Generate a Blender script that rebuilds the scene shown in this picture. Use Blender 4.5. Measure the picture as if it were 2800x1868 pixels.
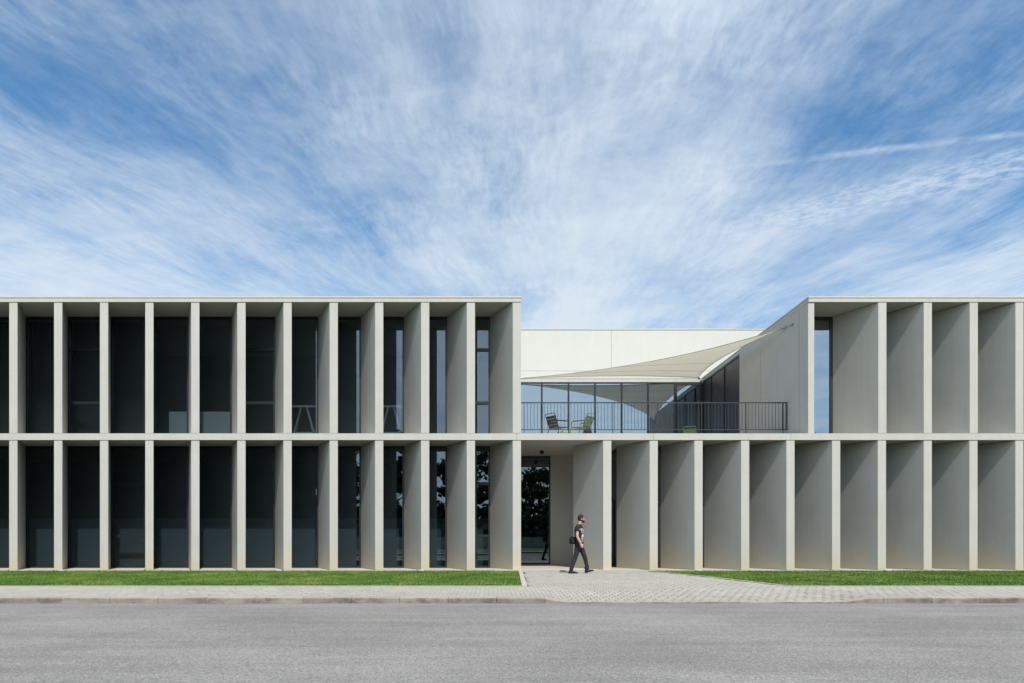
import bpy, bmesh, math, random
import numpy as np
from mathutils import Vector, Matrix, Euler

random.seed(7)
rng = np.random.default_rng(7)
R = math.radians
for o in list(bpy.data.objects):
    bpy.data.objects.remove(o, do_unlink=True)
scene = bpy.context.scene
COL = scene.collection

# ------------------------------------------------------------------ camera
CAM_Y, CAM_Z = -22.4, 1.114
cam_data = bpy.data.cameras.new("camera")
cam = bpy.data.objects.new("camera", cam_data)
COL.objects.link(cam)
cam.location = (0.0, CAM_Y, CAM_Z)
cam.rotation_euler = (R(90), 0, 0)
cam_data.sensor_width = 36.0
cam_data.lens = 24.02
cam_data.shift_x = 0.0183
cam_data.shift_y = 0.191
cam_data.clip_end = 3000
scene.camera = cam

# ------------------------------------------------------------------ sun, sky, exposure
SUN_VEC = Vector((0.36, -1.0, 1.41)).normalized()
sun_data = bpy.data.lights.new("sun", 'SUN')
sun_data.energy = 4.8
sun_data.angle = R(0.53)
sun_data.color = (1.0, 0.945, 0.865)
sun = bpy.data.objects.new("sun", sun_data)
COL.objects.link(sun)
sun.rotation_euler = SUN_VEC.to_track_quat('Z', 'Y').to_euler()
sun.location = (8, -30, 40)

world = bpy.data.worlds.new("World")
scene.world = world
world.use_nodes = True
wn, wl = world.node_tree.nodes, world.node_tree.links
wn.clear()


class NT:
    """small helper round a node tree"""
    def __init__(self, nodes, links):
        self.n, self.l = nodes, links

    def put(self, sock, v):
        if isinstance(v, bpy.types.NodeSocket):
            self.l.new(v, sock)
        elif v is not None:
            sock.default_value = v

    def math(self, op, a, b=None, c=None, clamp=False):
        m = self.n.new('ShaderNodeMath')
        m.operation = op
        m.use_clamp = clamp
        self.put(m.inputs[0], a)
        if b is not None:
            self.put(m.inputs[1], b)
        if c is not None:
            self.put(m.inputs[2], c)
        return m.outputs[0]

    def comb(self, x, y, z):
        m = self.n.new('ShaderNodeCombineXYZ')
        self.put(m.inputs[0], x); self.put(m.inputs[1], y); self.put(m.inputs[2], z)
        return m.outputs[0]

    def sep(self, v):
        m = self.n.new('ShaderNodeSeparateXYZ')
        self.l.new(v, m.inputs[0])
        return m.outputs

    def noise(self, vec, scale=1.0, detail=4.0, rough=0.5, dist=0.0, col=False):
        m = self.n.new('ShaderNodeTexNoise')
        self.put(m.inputs['Vector'], vec)
        m.inputs['Scale'].default_value = scale
        m.inputs['Detail'].default_value = detail
        m.inputs['Roughness'].default_value = rough
        m.inputs['Distortion'].default_value = dist
        return m.outputs['Color' if col else 'Fac']

    def ramp(self, fac, stops, interp='LINEAR'):
        m = self.n.new('ShaderNodeValToRGB')
        m.color_ramp.interpolation = interp
        els = m.color_ramp.elements
        while len(els) < len(stops):
            els.new(0.5)
        for e, (p, c) in zip(els, stops):
            e.position = p
            e.color = (c, c, c, 1) if not isinstance(c, (tuple, list)) else (*c, 1)
        self.put(m.inputs[0], fac)
        return m.outputs[0]

    def mapr(self, v, a, b, c=0.0, d=1.0, smooth=True):
        m = self.n.new('ShaderNodeMapRange')
        m.interpolation_type = 'SMOOTHSTEP' if smooth else 'LINEAR'
        self.put(m.inputs[0], v)
        for i, q in enumerate((a, b, c, d)):
            m.inputs[1 + i].default_value = q
        return m.outputs[0]

    def mix(self, fac, a, b, blend='MIX'):
        m = self.n.new('ShaderNodeMix')
        m.data_type = 'RGBA'
        m.blend_type = blend
        m.clamp_factor = True
        self.put(m.inputs[0], fac)
        for s, v in ((m.inputs[6], a), (m.inputs[7], b)):
            if isinstance(v, bpy.types.NodeSocket):
                self.l.new(v, s)
            else:
                s.default_value = (*v, 1) if len(v) == 3 else v
        return m.outputs[2]

    def vmath(self, op, a, b=None):
        m = self.n.new('ShaderNodeVectorMath')
        m.operation = op
        self.put(m.inputs[0], a)
        if b is not None:
            self.put(m.inputs[1], b)
        return m.outputs[0]


SKY_STRENGTH = 0.13
CLOUD_COL = (5.8, 6.45, 7.05)
SKY_TINT = (0.64, 1.07, 1.25)


def build_sky():
    w = NT(wn, wl)
    sky = wn.new('ShaderNodeTexSky')
    sky.sky_type = 'NISHITA'
    sky.sun_disc = False
    sky.sun_elevation = math.asin(SUN_VEC.z)
    sky.sun_rotation = math.atan2(SUN_VEC.x, SUN_VEC.y)
    sky.altitude = 200
    sky.air_density = 1.0
    sky.dust_density = 0.3
    sky.ozone_density = 1.6
    tc = wn.new('ShaderNodeTexCoord')
    d = tc.outputs['Generated']
    x, y, z = w.sep(d)
    zc = w.math('MAXIMUM', w.math('ADD', z, 0.02), 0.03)
    # a flat cirrus layer overhead: u, v are its ground coordinates over its height
    u = w.math('DIVIDE', x, zc)
    v = w.math('DIVIDE', y, zc)
    p = w.comb(u, v, 0.0)
    # the layer fans out from a far point, gently bent
    wx_, wy_, wz_ = w.sep(w.noise(p, 0.8, 2, 0.5, col=True))
    qx_, qy_, qz_ = w.sep(w.noise(w.comb(u, v, 5.0), 3.2, 1, 0.5, col=True))
    curl = w.mapr(u, -0.7, -1.6, 0.34, 0.95)      # more tangled towards one side
    uu = w.math('ADD', u, w.math('MULTIPLY', w.math('SUBTRACT', wx_, 0.5), curl))
    vv = w.math('ADD', v, w.math('MULTIPLY', w.math('SUBTRACT', wy_, 0.5), curl))
    uu = w.math('ADD', uu, w.math('MULTIPLY', w.math('SUBTRACT', qx_, 0.5), 0.07))
    vv = w.math('ADD', vv, w.math('MULTIPLY', w.math('SUBTRACT', qy_, 0.5), 0.07))
    du = w.math('SUBTRACT', uu, 0.36)
    dv = w.math('SUBTRACT', 5.6, vv)
    ang = w.math('ARCTAN2', du, dv)
    rad = w.math('SQRT', w.math('ADD', w.math('MULTIPLY', du, du), w.math('MULTIPLY', dv, dv)))
    broad = w.noise(w.comb(w.math('MULTIPLY', ang, 9.0), w.math('MULTIPLY', rad, 0.6), 3.1), 1.0, 3, 0.5)
    streak = w.noise(w.comb(w.math('MULTIPLY', ang, 26.0), w.math('MULTIPLY', rad, 1.9), 6.3), 1.0, 6, 0.68)
    fibre = w.noise(w.comb(w.math('MULTIPLY', ang, 190.0), w.math('MULTIPLY', rad, 14.0), 1.7), 1.0, 3, 0.6)
    soft = w.noise(w.comb(uu, vv, 2.9), 2.2, 7, 0.66)
    # how much of the layer is cloud, by bearing from the far point
    cover = w.ramp(w.mapr(ang, -0.75, 0.75, 0, 1, False), [
        (0.0, 0.55), (0.13, 0.66), (0.20, 0.58), (0.27, 0.46), (0.325, 0.24), (0.36, 0.24), (0.40, 0.66), (0.43, 0.46), (0.46, 0.78), (0.51, 0.86),
        (0.555, 0.66), (0.60, 0.50), (0.645, 0.42), (0.69, 0.18), (0.73, 0.36), (0.79, 0.52), (1.0, 0.55)], 'B_SPLINE')
    # a clearer stretch higher up to either side
    gate = w.math('MULTIPLY', w.mapr(v, 2.3, 1.25), w.mapr(v, -0.2, 0.9))
    cover = w.math('SUBTRACT', cover, w.math('MULTIPLY', w.math('MULTIPLY', w.mapr(u, 0.30, 0.85), gate), 0.62))
    cover = w.math('SUBTRACT', cover, w.math('MULTIPLY', w.math('MULTIPLY', w.mapr(u, -0.5, -1.1), gate), 0.16))
    s = w.math('MULTIPLY', w.math('SUBTRACT', broad, 0.5), 0.55)
    s = w.math('ADD', s, w.math('MULTIPLY', w.math('SUBTRACT', streak, 0.5), 0.95))
    s = w.math('ADD', s, w.math('MULTIPLY', w.math('SUBTRACT', fibre, 0.5), w.mapr(qz_, 0.3, 0.7, 0.06, 0.5)))
    s = w.math('ADD', s, w.math('MULTIPLY', w.math('SUBTRACT', soft, 0.5), 1.2))
    s = w.math('ADD', s, cover)
    low = w.mapr(z, 0.18, 0.56, 0.36, 0.0)
    s = w.math('ADD', s, low)
    dens = w.mapr(s, -0.2, 1.35, 0.0, 0.93)

    # an old condensation trail and the ripples beside it
    def line(u0, v0, u1, v1):
        L = math.hypot(u1 - u0, v1 - v0)
        tx, ty = (u1 - u0) / L, (v1 - v0) / L
        a = w.math('SUBTRACT', u, u0); b = w.math('SUBTRACT', v, v0)
        t = w.math('ADD', w.math('MULTIPLY', a, tx), w.math('MULTIPLY', b, ty))
        n = w.math('SUBTRACT', w.math('MULTIPLY', b, tx), w.math('MULTIPLY', a, ty))
        return t, n
    puff = w.noise(p, 13.0, 3, 0.6)
    t, n = line(0.50, 1.80, 1.20, 1.63)
    wob = w.math('MULTIPLY', w.math('SUBTRACT', puff, 0.5), 0.022)
    n2 = w.math('ABSOLUTE', w.math('ADD', n, wob))
    tr = w.math('MULTIPLY', w.mapr(n2, 0.0, 0.024, 1.0, 0.0), w.mapr(t, 0.0, 0.35, 0.0, 1.0))
    tr = w.math('MULTIPLY', tr, w.mapr(t, 1.3, 2.0, 1.0, 0.0))
    tr = w.math('MULTIPLY', tr, w.mapr(puff, 0.25, 0.65, 0.05, 0.38))
    t, n = line(0.62, 2.20, 1.40, 1.70)
    band = w.math('MULTIPLY', w.mapr(w.math('ABSOLUTE', n), 0.02, 0.16, 1.0, 0.0), w.mapr(t, -0.05, 0.3, 0.0, 1.0))
    band = w.math('MULTIPLY', band, w.mapr(t, 0.9, 1.5, 1.0, 0.0))
    rip = w.noise(w.comb(w.math('MULTIPLY', t, 22.0), w.math('MULTIPLY', n, 34.0), 4.0), 1.0, 3, 0.62)
    band = w.math('MULTIPLY', band, w.mapr(rip, 0.34, 0.66, 0.05, 0.5))
    inv = w.math('MULTIPLY', w.math('SUBTRACT', 1.0, tr), w.math('SUBTRACT', 1.0, band))
    dens = w.math('SUBTRACT', 1.0, w.math('MULTIPLY', w.math('SUBTRACT', 1.0, dens), inv))
    # thin ice cloud is brighter towards the sun
    dot = wn.new('ShaderNodeVectorMath'); dot.operation = 'DOT_PRODUCT'
    wl.new(d, dot.inputs[0]); dot.inputs[1].default_value = SUN_VEC
    glow = w.mapr(dot.outputs['Value'], -0.2, 1.0, 1.0, 2.0)
    cl = w.vmath('SCALE', CLOUD_COL)
    wl.new(glow, cl.node.inputs['Scale'])
    blue = w.vmath('MULTIPLY', sky.outputs[0], SKY_TINT)
    col = w.mix(dens, blue, cl)
    bg = wn.new('ShaderNodeBackground')
    bg.inputs['Strength'].default_value = SKY_STRENGTH
    wl.new(col, bg.inputs['Color'])
    out = wn.new('ShaderNodeOutputWorld')
    wl.new(bg.outputs[0], out.inputs['Surface'])


build_sky()
world.cycles.sampling_method = 'MANUAL'
world.cycles.sample_map_resolution = 512
vs = scene.view_settings
vs.view_transform = 'Standard'
vs.look = 'None'
vs.gamma = 1.0
vs.use_curve_mapping = False
vs.exposure = 0.0
scene.cycles.max_bounces = 8
scene.cycles.diffuse_bounces = 3
scene.cycles.glossy_bounces = 5
scene.cycles.transparent_max_bounces = 14
scene.cycles.caustics_reflective = False
scene.cycles.caustics_refractive = False
scene.cycles.sample_clamp_indirect = 6.0
scene.cycles.use_denoising = True
scene.cycles.use_adaptive_sampling = False


# ------------------------------------------------------------------ materials
MAT = {}


def new_mat(name):
    m = bpy.data.materials.new(name)
    m.use_nodes = True
    nt = m.node_tree
    b = nt.nodes['Principled BSDF']
    MAT[name] = m
    return m, NT(nt.nodes, nt.links), b


def world_pos(t):
    g = t.n.new('ShaderNodeNewGeometry')
    return g.outputs['Position'], g


def bump(t, b, h, strength=0.2, dist=0.01):
    bp = t.n.new('ShaderNodeBump')
    bp.inputs['Strength'].default_value = strength
    bp.inputs['Distance'].default_value = dist
    t.l.new(h, bp.inputs['Height'])
    t.l.new(bp.outputs[0], b.inputs['Normal'])


def simple(name, col, rough=0.6, metal=0.0, var=0.06, scale=6.0, spec=0.4):
    m, t, b = new_mat(name)
    pos, g = world_pos(t)
    n = t.noise(pos, scale, 4, 0.6)
    f = t.mapr(n, 0.3, 0.7, 1 - var, 1 + var, False)
    c = t.vmath('SCALE', col)
    t.l.new(f, c.node.inputs['Scale'])
    t.l.new(c, b.inputs['Base Color'])
    b.inputs['Roughness'].default_value = rough
    b.inputs['Metallic'].default_value = metal
    b.inputs['Specular IOR Level'].default_value = spec
    return m


def concrete(name, col, stain=True, var=0.05):
    """smooth precast concrete: faint cloudy mottling, board-fine vertical lines, run-off marks, splash stains near the ground"""
    m, t, b = new_mat(name)
    pos, g = world_pos(t)
    x, y, z = t.sep(pos)
    cloud = t.noise(pos, 1.3, 6, 0.62)
    fine = t.noise(pos, 22.0, 5, 0.65)
    vert = t.noise(t.comb(t.math('MULTIPLY', x, 9.0), t.math('MULTIPLY', y, 9.0), t.math('MULTIPLY', z, 0.35)), 1.0, 5, 0.6)
    hor = t.noise(t.comb(t.math('MULTIPLY', x, 0.9), t.math('MULTIPLY', y, 0.9), t.math('MULTIPLY', z, 22.0)), 1.0, 3, 0.6)
    f = t.math('ADD', t.math('MULTIPLY', t.math('SUBTRACT', cloud, 0.5), 2.4 * var), 1.0)
    f = t.math('ADD', f, t.math('MULTIPLY', t.math('SUBTRACT', fine, 0.5), 1.2 * var))
    f = t.math('ADD', f, t.math('MULTIPLY', t.math('SUBTRACT', vert, 0.5), 2.0 * var))
    f = t.math('ADD', f, t.math('MULTIPLY', t.math('SUBTRACT', hor, 0.5), 0.8 * var))
    c = t.vmath('SCALE', col)
    t.l.new(f, c.node.inputs['Scale'])
    if stain:
        # splash stains with ragged tops near the ground, and a few rusty run marks
        sn = t.noise(t.comb(t.math('MULTIPLY', x, 1.7), t.math('MULTIPLY', y, 1.7), t.math('MULTIPLY', z, 0.8)), 1.0, 4, 0.6)
        hgt = t.math('ADD', z, t.math('MULTIPLY', t.math('SUBTRACT', sn, 0.5), -1.6))
        k = t.mapr(hgt, 0.0, 0.85, 0.72, 0.0)
        c = t.mix(k, c, (0.50, 0.44, 0.29))
        run = t.noise(t.comb(t.math('MULTIPLY', x, 14.0), t.math('MULTIPLY', y, 14.0), t.math('MULTIPLY', z, 0.25)), 1.0, 3, 0.5)
        k2 = t.mapr(run, 0.60, 0.78, 0.0, 0.28)
        c = t.mix(k2, c, (0.36, 0.33, 0.27))
    t.l.new(c, b.inputs['Base Color'])
    b.inputs['Roughness'].default_value = 0.85
    b.inputs['Specular IOR Level'].default_value = 0.25
    bump(t, b, fine, 0.12, 0.004)
    return m


concrete("concrete", (0.460, 0.450, 0.405), var=0.085)
concrete("white_wall", (0.515, 0.505, 0.468), stain=False, var=0.035)
concrete("sill_stone", (0.42, 0.395, 0.355), stain=False)
concrete("kerb_concrete", (0.30, 0.272, 0.222), stain=False, var=0.10)
concrete("edging_concrete", (0.40, 0.37, 0.31), stain=False, var=0.10)
simple("joint", (0.05, 0.048, 0.044), 0.9)
simple("coping_metal", (0.50, 0.49, 0.45), 0.5, 0.0)
simple("frame_metal", (0.016, 0.018, 0.021), 0.42, 0.0, 0.1, spec=0.5)
simple("rail_metal", (0.022, 0.024, 0.027), 0.4, 0.0, 0.1, spec=0.5)
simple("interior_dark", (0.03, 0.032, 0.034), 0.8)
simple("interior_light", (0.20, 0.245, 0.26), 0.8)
simple("blind_cloth", (0.04, 0.041, 0.042), 0.9)
simple("interior_floor", (0.10, 0.10, 0.10), 0.6)
simple("green_metal_dark", (0.095, 0.155, 0.062), 0.4, 0.0, 0.08, spec=0.5)
simple("green_metal_light", (0.26, 0.44, 0.23), 0.45, 0.0, 0.08, spec=0.5)
simple("black_metal", (0.020, 0.019, 0.018), 0.4, 0.0, 0.1, spec=0.5)
simple("black_plastic", (0.012, 0.012, 0.013), 0.5)
simple("black_cloth", (0.013, 0.013, 0.015), 0.9, scale=40.0, var=0.25)
simple("shirt_cloth", (0.017, 0.017, 0.019), 0.95, scale=30.0, var=0.3)
simple("shirt_print", (0.55, 0.56, 0.57), 0.9)
simple("hair", (0.018, 0.012, 0.010), 0.8, scale=120.0, var=0.5)
simple("skin", (0.50, 0.285, 0.20), 0.55, scale=25.0, var=0.10)
simple("shoe_black", (0.010, 0.010, 0.011), 0.6)
simple("lens_dark", (0.006, 0.006, 0.007), 0.12, spec=0.7)
simple("white_board", (0.78, 0.80, 0.78), 0.5)
simple("trestle_paint", (0.72, 0.75, 0.74), 0.5)
simple("dark_panel", (0.022, 0.023, 0.025), 0.4, spec=0.3)
simple("steel", (0.42, 0.42, 0.41), 0.35, 0.9)
simple("soil", (0.055, 0.065, 0.022), 0.95, scale=3.0, var=0.3)
simple("bark", (0.07, 0.05, 0.035), 0.9, scale=8.0, var=0.3)
simple("bedding", (0.075, 0.068, 0.055), 0.95, scale=30.0, var=0.3)


def jeans():
    m, t, b = new_mat("jeans")
    tc = t.n.new('ShaderNodeTexCoord')
    pos = tc.outputs['Object']
    n = t.noise(pos, 9.0, 5, 0.6)
    n2 = t.noise(t.vmath('MULTIPLY', pos, (30, 30, 8)), 1.0, 4, 0.6)
    f = t.math('ADD', t.math('MULTIPLY', n, 0.7), t.math('MULTIPLY', n2, 0.3))
    c = t.ramp(f, [(0.36, (0.010, 0.0105, 0.012)), (0.55, (0.020, 0.021, 0.025)), (0.68, (0.050, 0.052, 0.058))])
    t.l.new(c, b.inputs['Base Color'])
    b.inputs['Roughness'].default_value = 0.95
    bump(t, b, n2, 0.3, 0.004)


jeans()


def glass(name, tint, ior):
    m, t, b = new_mat(name)
    t.n.remove(b)
    out = [n for n in t.n if n.type == 'OUTPUT_MATERIAL'][0]
    tr = t.n.new('ShaderNodeBsdfTransparent')
    tr.inputs[0].default_value = (*tint, 1)
    gl = t.n.new('ShaderNodeBsdfGlossy')
    gl.inputs['Roughness'].default_value = 0.0
    gl.inputs['Color'].default_value = (0.76, 0.89, 1.0, 1)
    fr = t.n.new('ShaderNodeFresnel')
    gm = t.n.new('ShaderNodeNewGeometry')     # same reflectance from either side of the pane
    t.l.new(t.mapr(gm.outputs['Backfacing'], 0.0, 1.0, ior, 1.0 / ior, False), fr.inputs['IOR'])
    mx = t.n.new('ShaderNodeMixShader')
    t.l.new(fr.outputs[0], mx.inputs[0])
    t.l.new(tr.outputs[0], mx.inputs[1])
    t.l.new(gl.outputs[0], mx.inputs[2])
    t.l.new(mx.outputs[0], out.inputs['Surface'])
    return m


glass("glass", (0.56, 0.62, 0.655), 2.0)
glass("terrace_glass", (0.36, 0.41, 0.44), 3.4)


def asphalt():
    m, t, b = new_mat("asphalt")
    pos, g = world_pos(t)
    x, y, z = t.sep(pos)
    n1 = t.noise(pos, 85.0, 2, 0.7)
    n2 = t.noise(pos, 0.35, 5, 0.6)
    n3 = t.noise(t.comb(t.math('MULTIPLY', x, 0.25), t.math('MULTIPLY', y, 1.6), 0.0), 1.0, 5, 0.65)
    n4 = t.noise(pos, 14.0, 4, 0.7)
    vo = t.n.new('ShaderNodeTexVoronoi')
    vo.inputs['Scale'].default_value = 80.0
    t.l.new(pos, vo.inputs['Vector'])
    agg = t.sep(vo.outputs['Color'])[0]
    f = t.mapr(agg, 0.0, 1.0, 0.60, 1.40, False)
    f = t.math('MULTIPLY', f, t.mapr(n1, 0.25, 0.75, 0.75, 1.25, False))
    f = t.math('MULTIPLY', f, t.mapr(n2, 0.3, 0.7, 0.86, 1.14, False))
    f = t.math('MULTIPLY', f, t.mapr(n3, 0.3, 0.7, 0.82, 1.18, False))
    f = t.math('MULTIPLY', f, t.mapr(n4, 0.3, 0.7, 0.92, 1.08, False))
    spots = t.noise(t.comb(t.math('MULTIPLY', x, 1.0), t.math('MULTIPLY', y, 2.2), 5.0), 2.3, 6, 0.7)
    f = t.math('MULTIPLY', f, t.mapr(spots, 0.66, 0.76, 1.0, 0.6))
    c = t.vmath('SCALE', (0.207, 0.197, 0.184))
    t.l.new(f, c.node.inputs['Scale'])
    t.l.new(c, b.inputs['Base Color'])
    b.inputs['Roughness'].default_value = 0.9
    b.inputs['Specular IOR Level'].default_value = 0.3
    bump(t, b, agg, 0.7, 0.008)


asphalt()


def kerb_mat():
    m = MAT["kerb_concrete"]
    t = NT(m.node_tree.nodes, m.node_tree.links)
    b = m.node_tree.nodes['Principled BSDF']
    src = b.inputs['Base Color'].links[0].from_socket
    pos, g = world_pos(t)
    x, y, z = t.sep(pos)
    # tyre and water marks on the upright face
    n = t.noise(t.comb(t.math('MULTIPLY', x, 0.9), 0.0, t.math('MULTIPLY', z, 2.0)), 1.0, 4, 0.6)
    st = t.noise(t.comb(t.math('MULTIPLY', x, 6.0), 0.0, t.math('MULTIPLY', z, 9.0)), 1.0, 6, 0.7)
    k = t.math('MULTIPLY', t.mapr(n, 0.36, 0.62, 0.12, 1.0), t.mapr(st, 0.3, 0.62, 0.3, 0.9))
    gy = t.math('ABSOLUTE', t.sep(g.outputs['Normal'])[1])
    k = t.math('MULTIPLY', k, t.mapr(gy, 0.3, 0.8, 0.0, 1.0))
    info = t.n.new('ShaderNodeObjectInfo')
    tone = t.mapr(info.outputs['Random'], 0, 1, 0.93, 1.10, False)
    c = t.mix(k, src, (0.10, 0.085, 0.07))
    sc = t.vmath('SCALE', c)
    t.l.new(tone, sc.node.inputs['Scale'])
    t.l.new(sc, b.inputs['Base Color'])


kerb_mat()


def paver_mat():
    m, t, b = new_mat("paver")
    pos, g = world_pos(t)
    info = t.n.new('ShaderNodeObjectInfo')
    isl = g.outputs['Random Per Island']
    n = t.noise(pos, 40.0, 4, 0.65)
    big = t.noise(pos, 0.5, 4, 0.6)
    f = t.mapr(isl, 0, 1, 0.90, 1.08, False)
    f = t.math('MULTIPLY', f, t.mapr(info.outputs['Random'], 0, 1, 0.92, 1.08, False))
    f = t.math('MULTIPLY', f, t.mapr(n, 0.3, 0.7, 0.86, 1.14, False))
    f = t.math('MULTIPLY', f, t.mapr(big, 0.3, 0.7, 0.93, 1.07, False))
    base = t.mix(t.mapr(big, 0.55, 0.75, 0.0, 0.35), (0.300, 0.284, 0.246), (0.335, 0.29, 0.21))
    c = t.vmath('SCALE', base)
    t.l.new(f, c.node.inputs['Scale'])
    t.l.new(c, b.inputs['Base Color'])
    b.inputs['Roughness'].default_value = 0.9
    bump(t, b, n, 0.25, 0.004)


paver_mat()


def grass_mat():
    m, t, b = new_mat("grass")
    pos, g = world_pos(t)
    n = t.noise(pos, 0.55, 5, 0.65)
    n2 = t.noise(pos, 2.6, 4, 0.6)
    isl = g.outputs['Random Per Island']
    f = t.math('ADD', t.math('MULTIPLY', n, 0.62), t.math('ADD', t.math('MULTIPLY', n2, 0.34), t.math('MULTIPLY', t.math('SUBTRACT', isl, 0.25), 0.24)))
    c = t.ramp(f, [(0.38, (0.028, 0.085, 0.010)), (0.50, (0.085, 0.165, 0.024)), (0.59, (0.115, 0.220, 0.028)), (0.72, (0.27, 0.30, 0.085))])
    t.l.new(c, b.inputs['Base Color'])
    b.inputs['Roughness'].default_value = 0.6
    b.inputs['Specular IOR Level'].default_value = 0.25


grass_mat()


def leaf_mat():
    m, t, b = new_mat("leaf")
    pos, g = world_pos(t)
    c = t.ramp(g.outputs['Random Per Island'], [(0.0, (0.025, 0.045, 0.016)), (0.6, (0.055, 0.088, 0.028)), (1.0, (0.11, 0.13, 0.045))])
    t.l.new(c, b.inputs['Base Color'])
    b.inputs['Roughness'].default_value = 0.6


leaf_mat()


def sail_mat():
    m, t, b = new_mat("sailcloth")
    out = [n for n in t.n if n.type == 'OUTPUT_MATERIAL'][0]
    tc = t.n.new('ShaderNodeTexCoord')
    w = t.noise(tc.outputs['Object'], 60.0, 2, 0.5)
    c = t.mix(t.mapr(w, 0.3, 0.7, 0, 1, False), (0.72, 0.70, 0.63), (0.77, 0.75, 0.68))
    t.l.new(c, b.inputs['Base Color'])
    b.inputs['Roughness'].default_value = 0.8
    tl = t.n.new('ShaderNodeBsdfTranslucent')
    t.l.new(c, tl.inputs['Color'])
    mx = t.n.new('ShaderNodeMixShader')
    mx.inputs[0].default_value = 0.62
    t.l.new(b.outputs[0], mx.inputs[1])
    t.l.new(tl.outputs[0], mx.inputs[2])
    t.l.new(mx.outputs[0], out.inputs['Surface'])


sail_mat()
simple("seam", (0.30, 0.28, 0.23), 0.8)


# ------------------------------------------------------------------ mesh helpers
def link(name, me, mat, parent=None, kind=None):
    o = bpy.data.objects.new(name, me)
    COL.objects.link(o)
    if mat and not me.materials:
        me.materials.append(MAT[mat])
    if parent:
        o.parent = parent
    if kind:
        o["kind"] = kind
    return o


def tag(o, label, cat, group=None):
    o["label"] = label
    o["category"] = cat
    if group:
        o["group"] = group
    return o


def empty(name, loc=(0, 0, 0), rz=0.0):
    o = bpy.data.objects.new(name, None)
    COL.objects.link(o)
    o.location = loc
    o.rotation_euler = (0, 0, rz)
    o.empty_display_size = 0.2
    return o


class MB:
    def __init__(self):
        self.v, self.f = [], []

    def add(self, vs, fs):
        b = len(self.v)
        self.v += [tuple(p) for p in vs]
        self.f += [tuple(b + i for i in f) for f in fs]
        return self

    def box(self, x0, x1, y0, y1, z0, z1):
        return self.add([(x0, y0, z0), (x1, y0, z0), (x1, y1, z0), (x0, y1, z0), (x0, y0, z1), (x1, y0, z1), (x1, y1, z1), (x0, y1, z1)],
                        [(0, 3, 2, 1), (4, 5, 6, 7), (0, 1, 5, 4), (1, 2, 6, 5), (2, 3, 7, 6), (3, 0, 4, 7)])

    def prism(self, poly, z0, z1):
        n = len(poly)
        return self.add([(x, y, z0) for x, y in poly] + [(x, y, z1) for x, y in poly],
                        [tuple(range(n - 1, -1, -1)), tuple(range(n, 2 * n))] + [(i, (i + 1) % n, n + (i + 1) % n, n + i) for i in range(n)])

    def tube(self, pts, rad, n=8, cap=True, flat=None):
        """swept tube; rad a number, a list, or a list of (a, b)"""
        pts = [Vector(p) for p in pts]
        k = len(pts)
        b = len(self.v)
        prev = None
        for i, p in enumerate(pts):
            d = (pts[min(i + 1, k - 1)] - pts[max(i - 1, 0)]).normalized()
            ref = prev if prev is not None else (Vector((0, 1, 0)) if abs(d.y) < 0.9 else Vector((1, 0, 0)))
            a = (ref - d * ref.dot(d))
            if a.length < 1e-4:
                a = d.orthogonal()
            a.normalize()
            prev = a
            c = d.cross(a)
            r = rad[i] if isinstance(rad, list) else rad
            ra, rb = r if isinstance(r, tuple) else (r, r)
            for j in range(n):
                q = 2 * math.pi * j / n
                self.v.append(tuple(p + a * (math.cos(q) * ra) + c * (math.sin(q) * rb)))
        for i in range(k - 1):
            for j in range(n):
                self.f.append((b + i * n + j, b + i * n + (j + 1) % n, b + (i + 1) * n + (j + 1) % n, b + (i + 1) * n + j))
        if cap:
            self.f.append(tuple(b + j for j in range(n - 1, -1, -1)))
            self.f.append(tuple(b + (k - 1) * n + j for j in range(n)))
        return self

    def ball(self, c, r, nu=14, nv=10, fn=None):
        rx, ry, rz = r if isinstance(r, tuple) else (r, r, r)
        b = len(self.v)
        rows = []
        for i in range(nv + 1):
            th = math.pi * i / nv
            row = []
            for j in range(nu):
                ph = 2 * math.pi * j / nu
                p = Vector((math.sin(th) * math.cos(ph), math.sin(th) * math.sin(ph), math.cos(th)))
                if fn:
                    p = fn(p)
                row.append(len(self.v))
                self.v.append((c[0] + p.x * rx, c[1] + p.y * ry, c[2] + p.z * rz))
            rows.append(row)
        for i in range(nv):
            for j in range(nu):
                self.f.append((rows[i][j], rows[i + 1][j], rows[i + 1][(j + 1) % nu], rows[i][(j + 1) % nu]))
        return self

    def mesh(self, name, smooth=False):
        me = bpy.data.meshes.new(name)
        me.from_pydata(self.v, [], self.f)
        if smooth:
            me.polygons.foreach_set("use_smooth", [True] * len(me.polygons))
        me.update()
        return me

    def build(self, name, mat, parent=None, kind=None, smooth=False):
        return link(name, self.mesh(name, smooth), mat, parent, kind)


def fused(mb, name, voxel, smooth=3):
    """join overlapping closed volumes into one continuous skin"""
    me = mb.mesh(name)
    bm = bmesh.new(); bm.from_mesh(me)
    bmesh.ops.remove_doubles(bm, verts=bm.verts, dist=1e-5)
    bmesh.ops.recalc_face_normals(bm, faces=bm.faces)
    bm.to_mesh(me); bm.free()
    tmp = bpy.data.objects.new("tmp", me)
    COL.objects.link(tmp)
    r = tmp.modifiers.new("r", 'REMESH')
    r.mode = 'VOXEL'
    r.voxel_size = voxel
    if smooth:
        s = tmp.modifiers.new("s", 'SMOOTH')
        s.factor = 0.5
        s.iterations = smooth
    dg = bpy.context.evaluated_depsgraph_get()
    res = bpy.data.meshes.new_from_object(tmp.evaluated_get(dg))
    bpy.data.objects.remove(tmp, do_unlink=True)
    res.name = name
    res.polygons.foreach_set("use_smooth", [True] * len(res.polygons))
    return res


# pixel in the 2350-wide view -> metres
F_PX, VPX, VPY = 1568.0, 1132.0, 1233.0


def wx(px, y=0.0):
    return (px - VPX) * (y - CAM_Y) / F_PX


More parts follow.
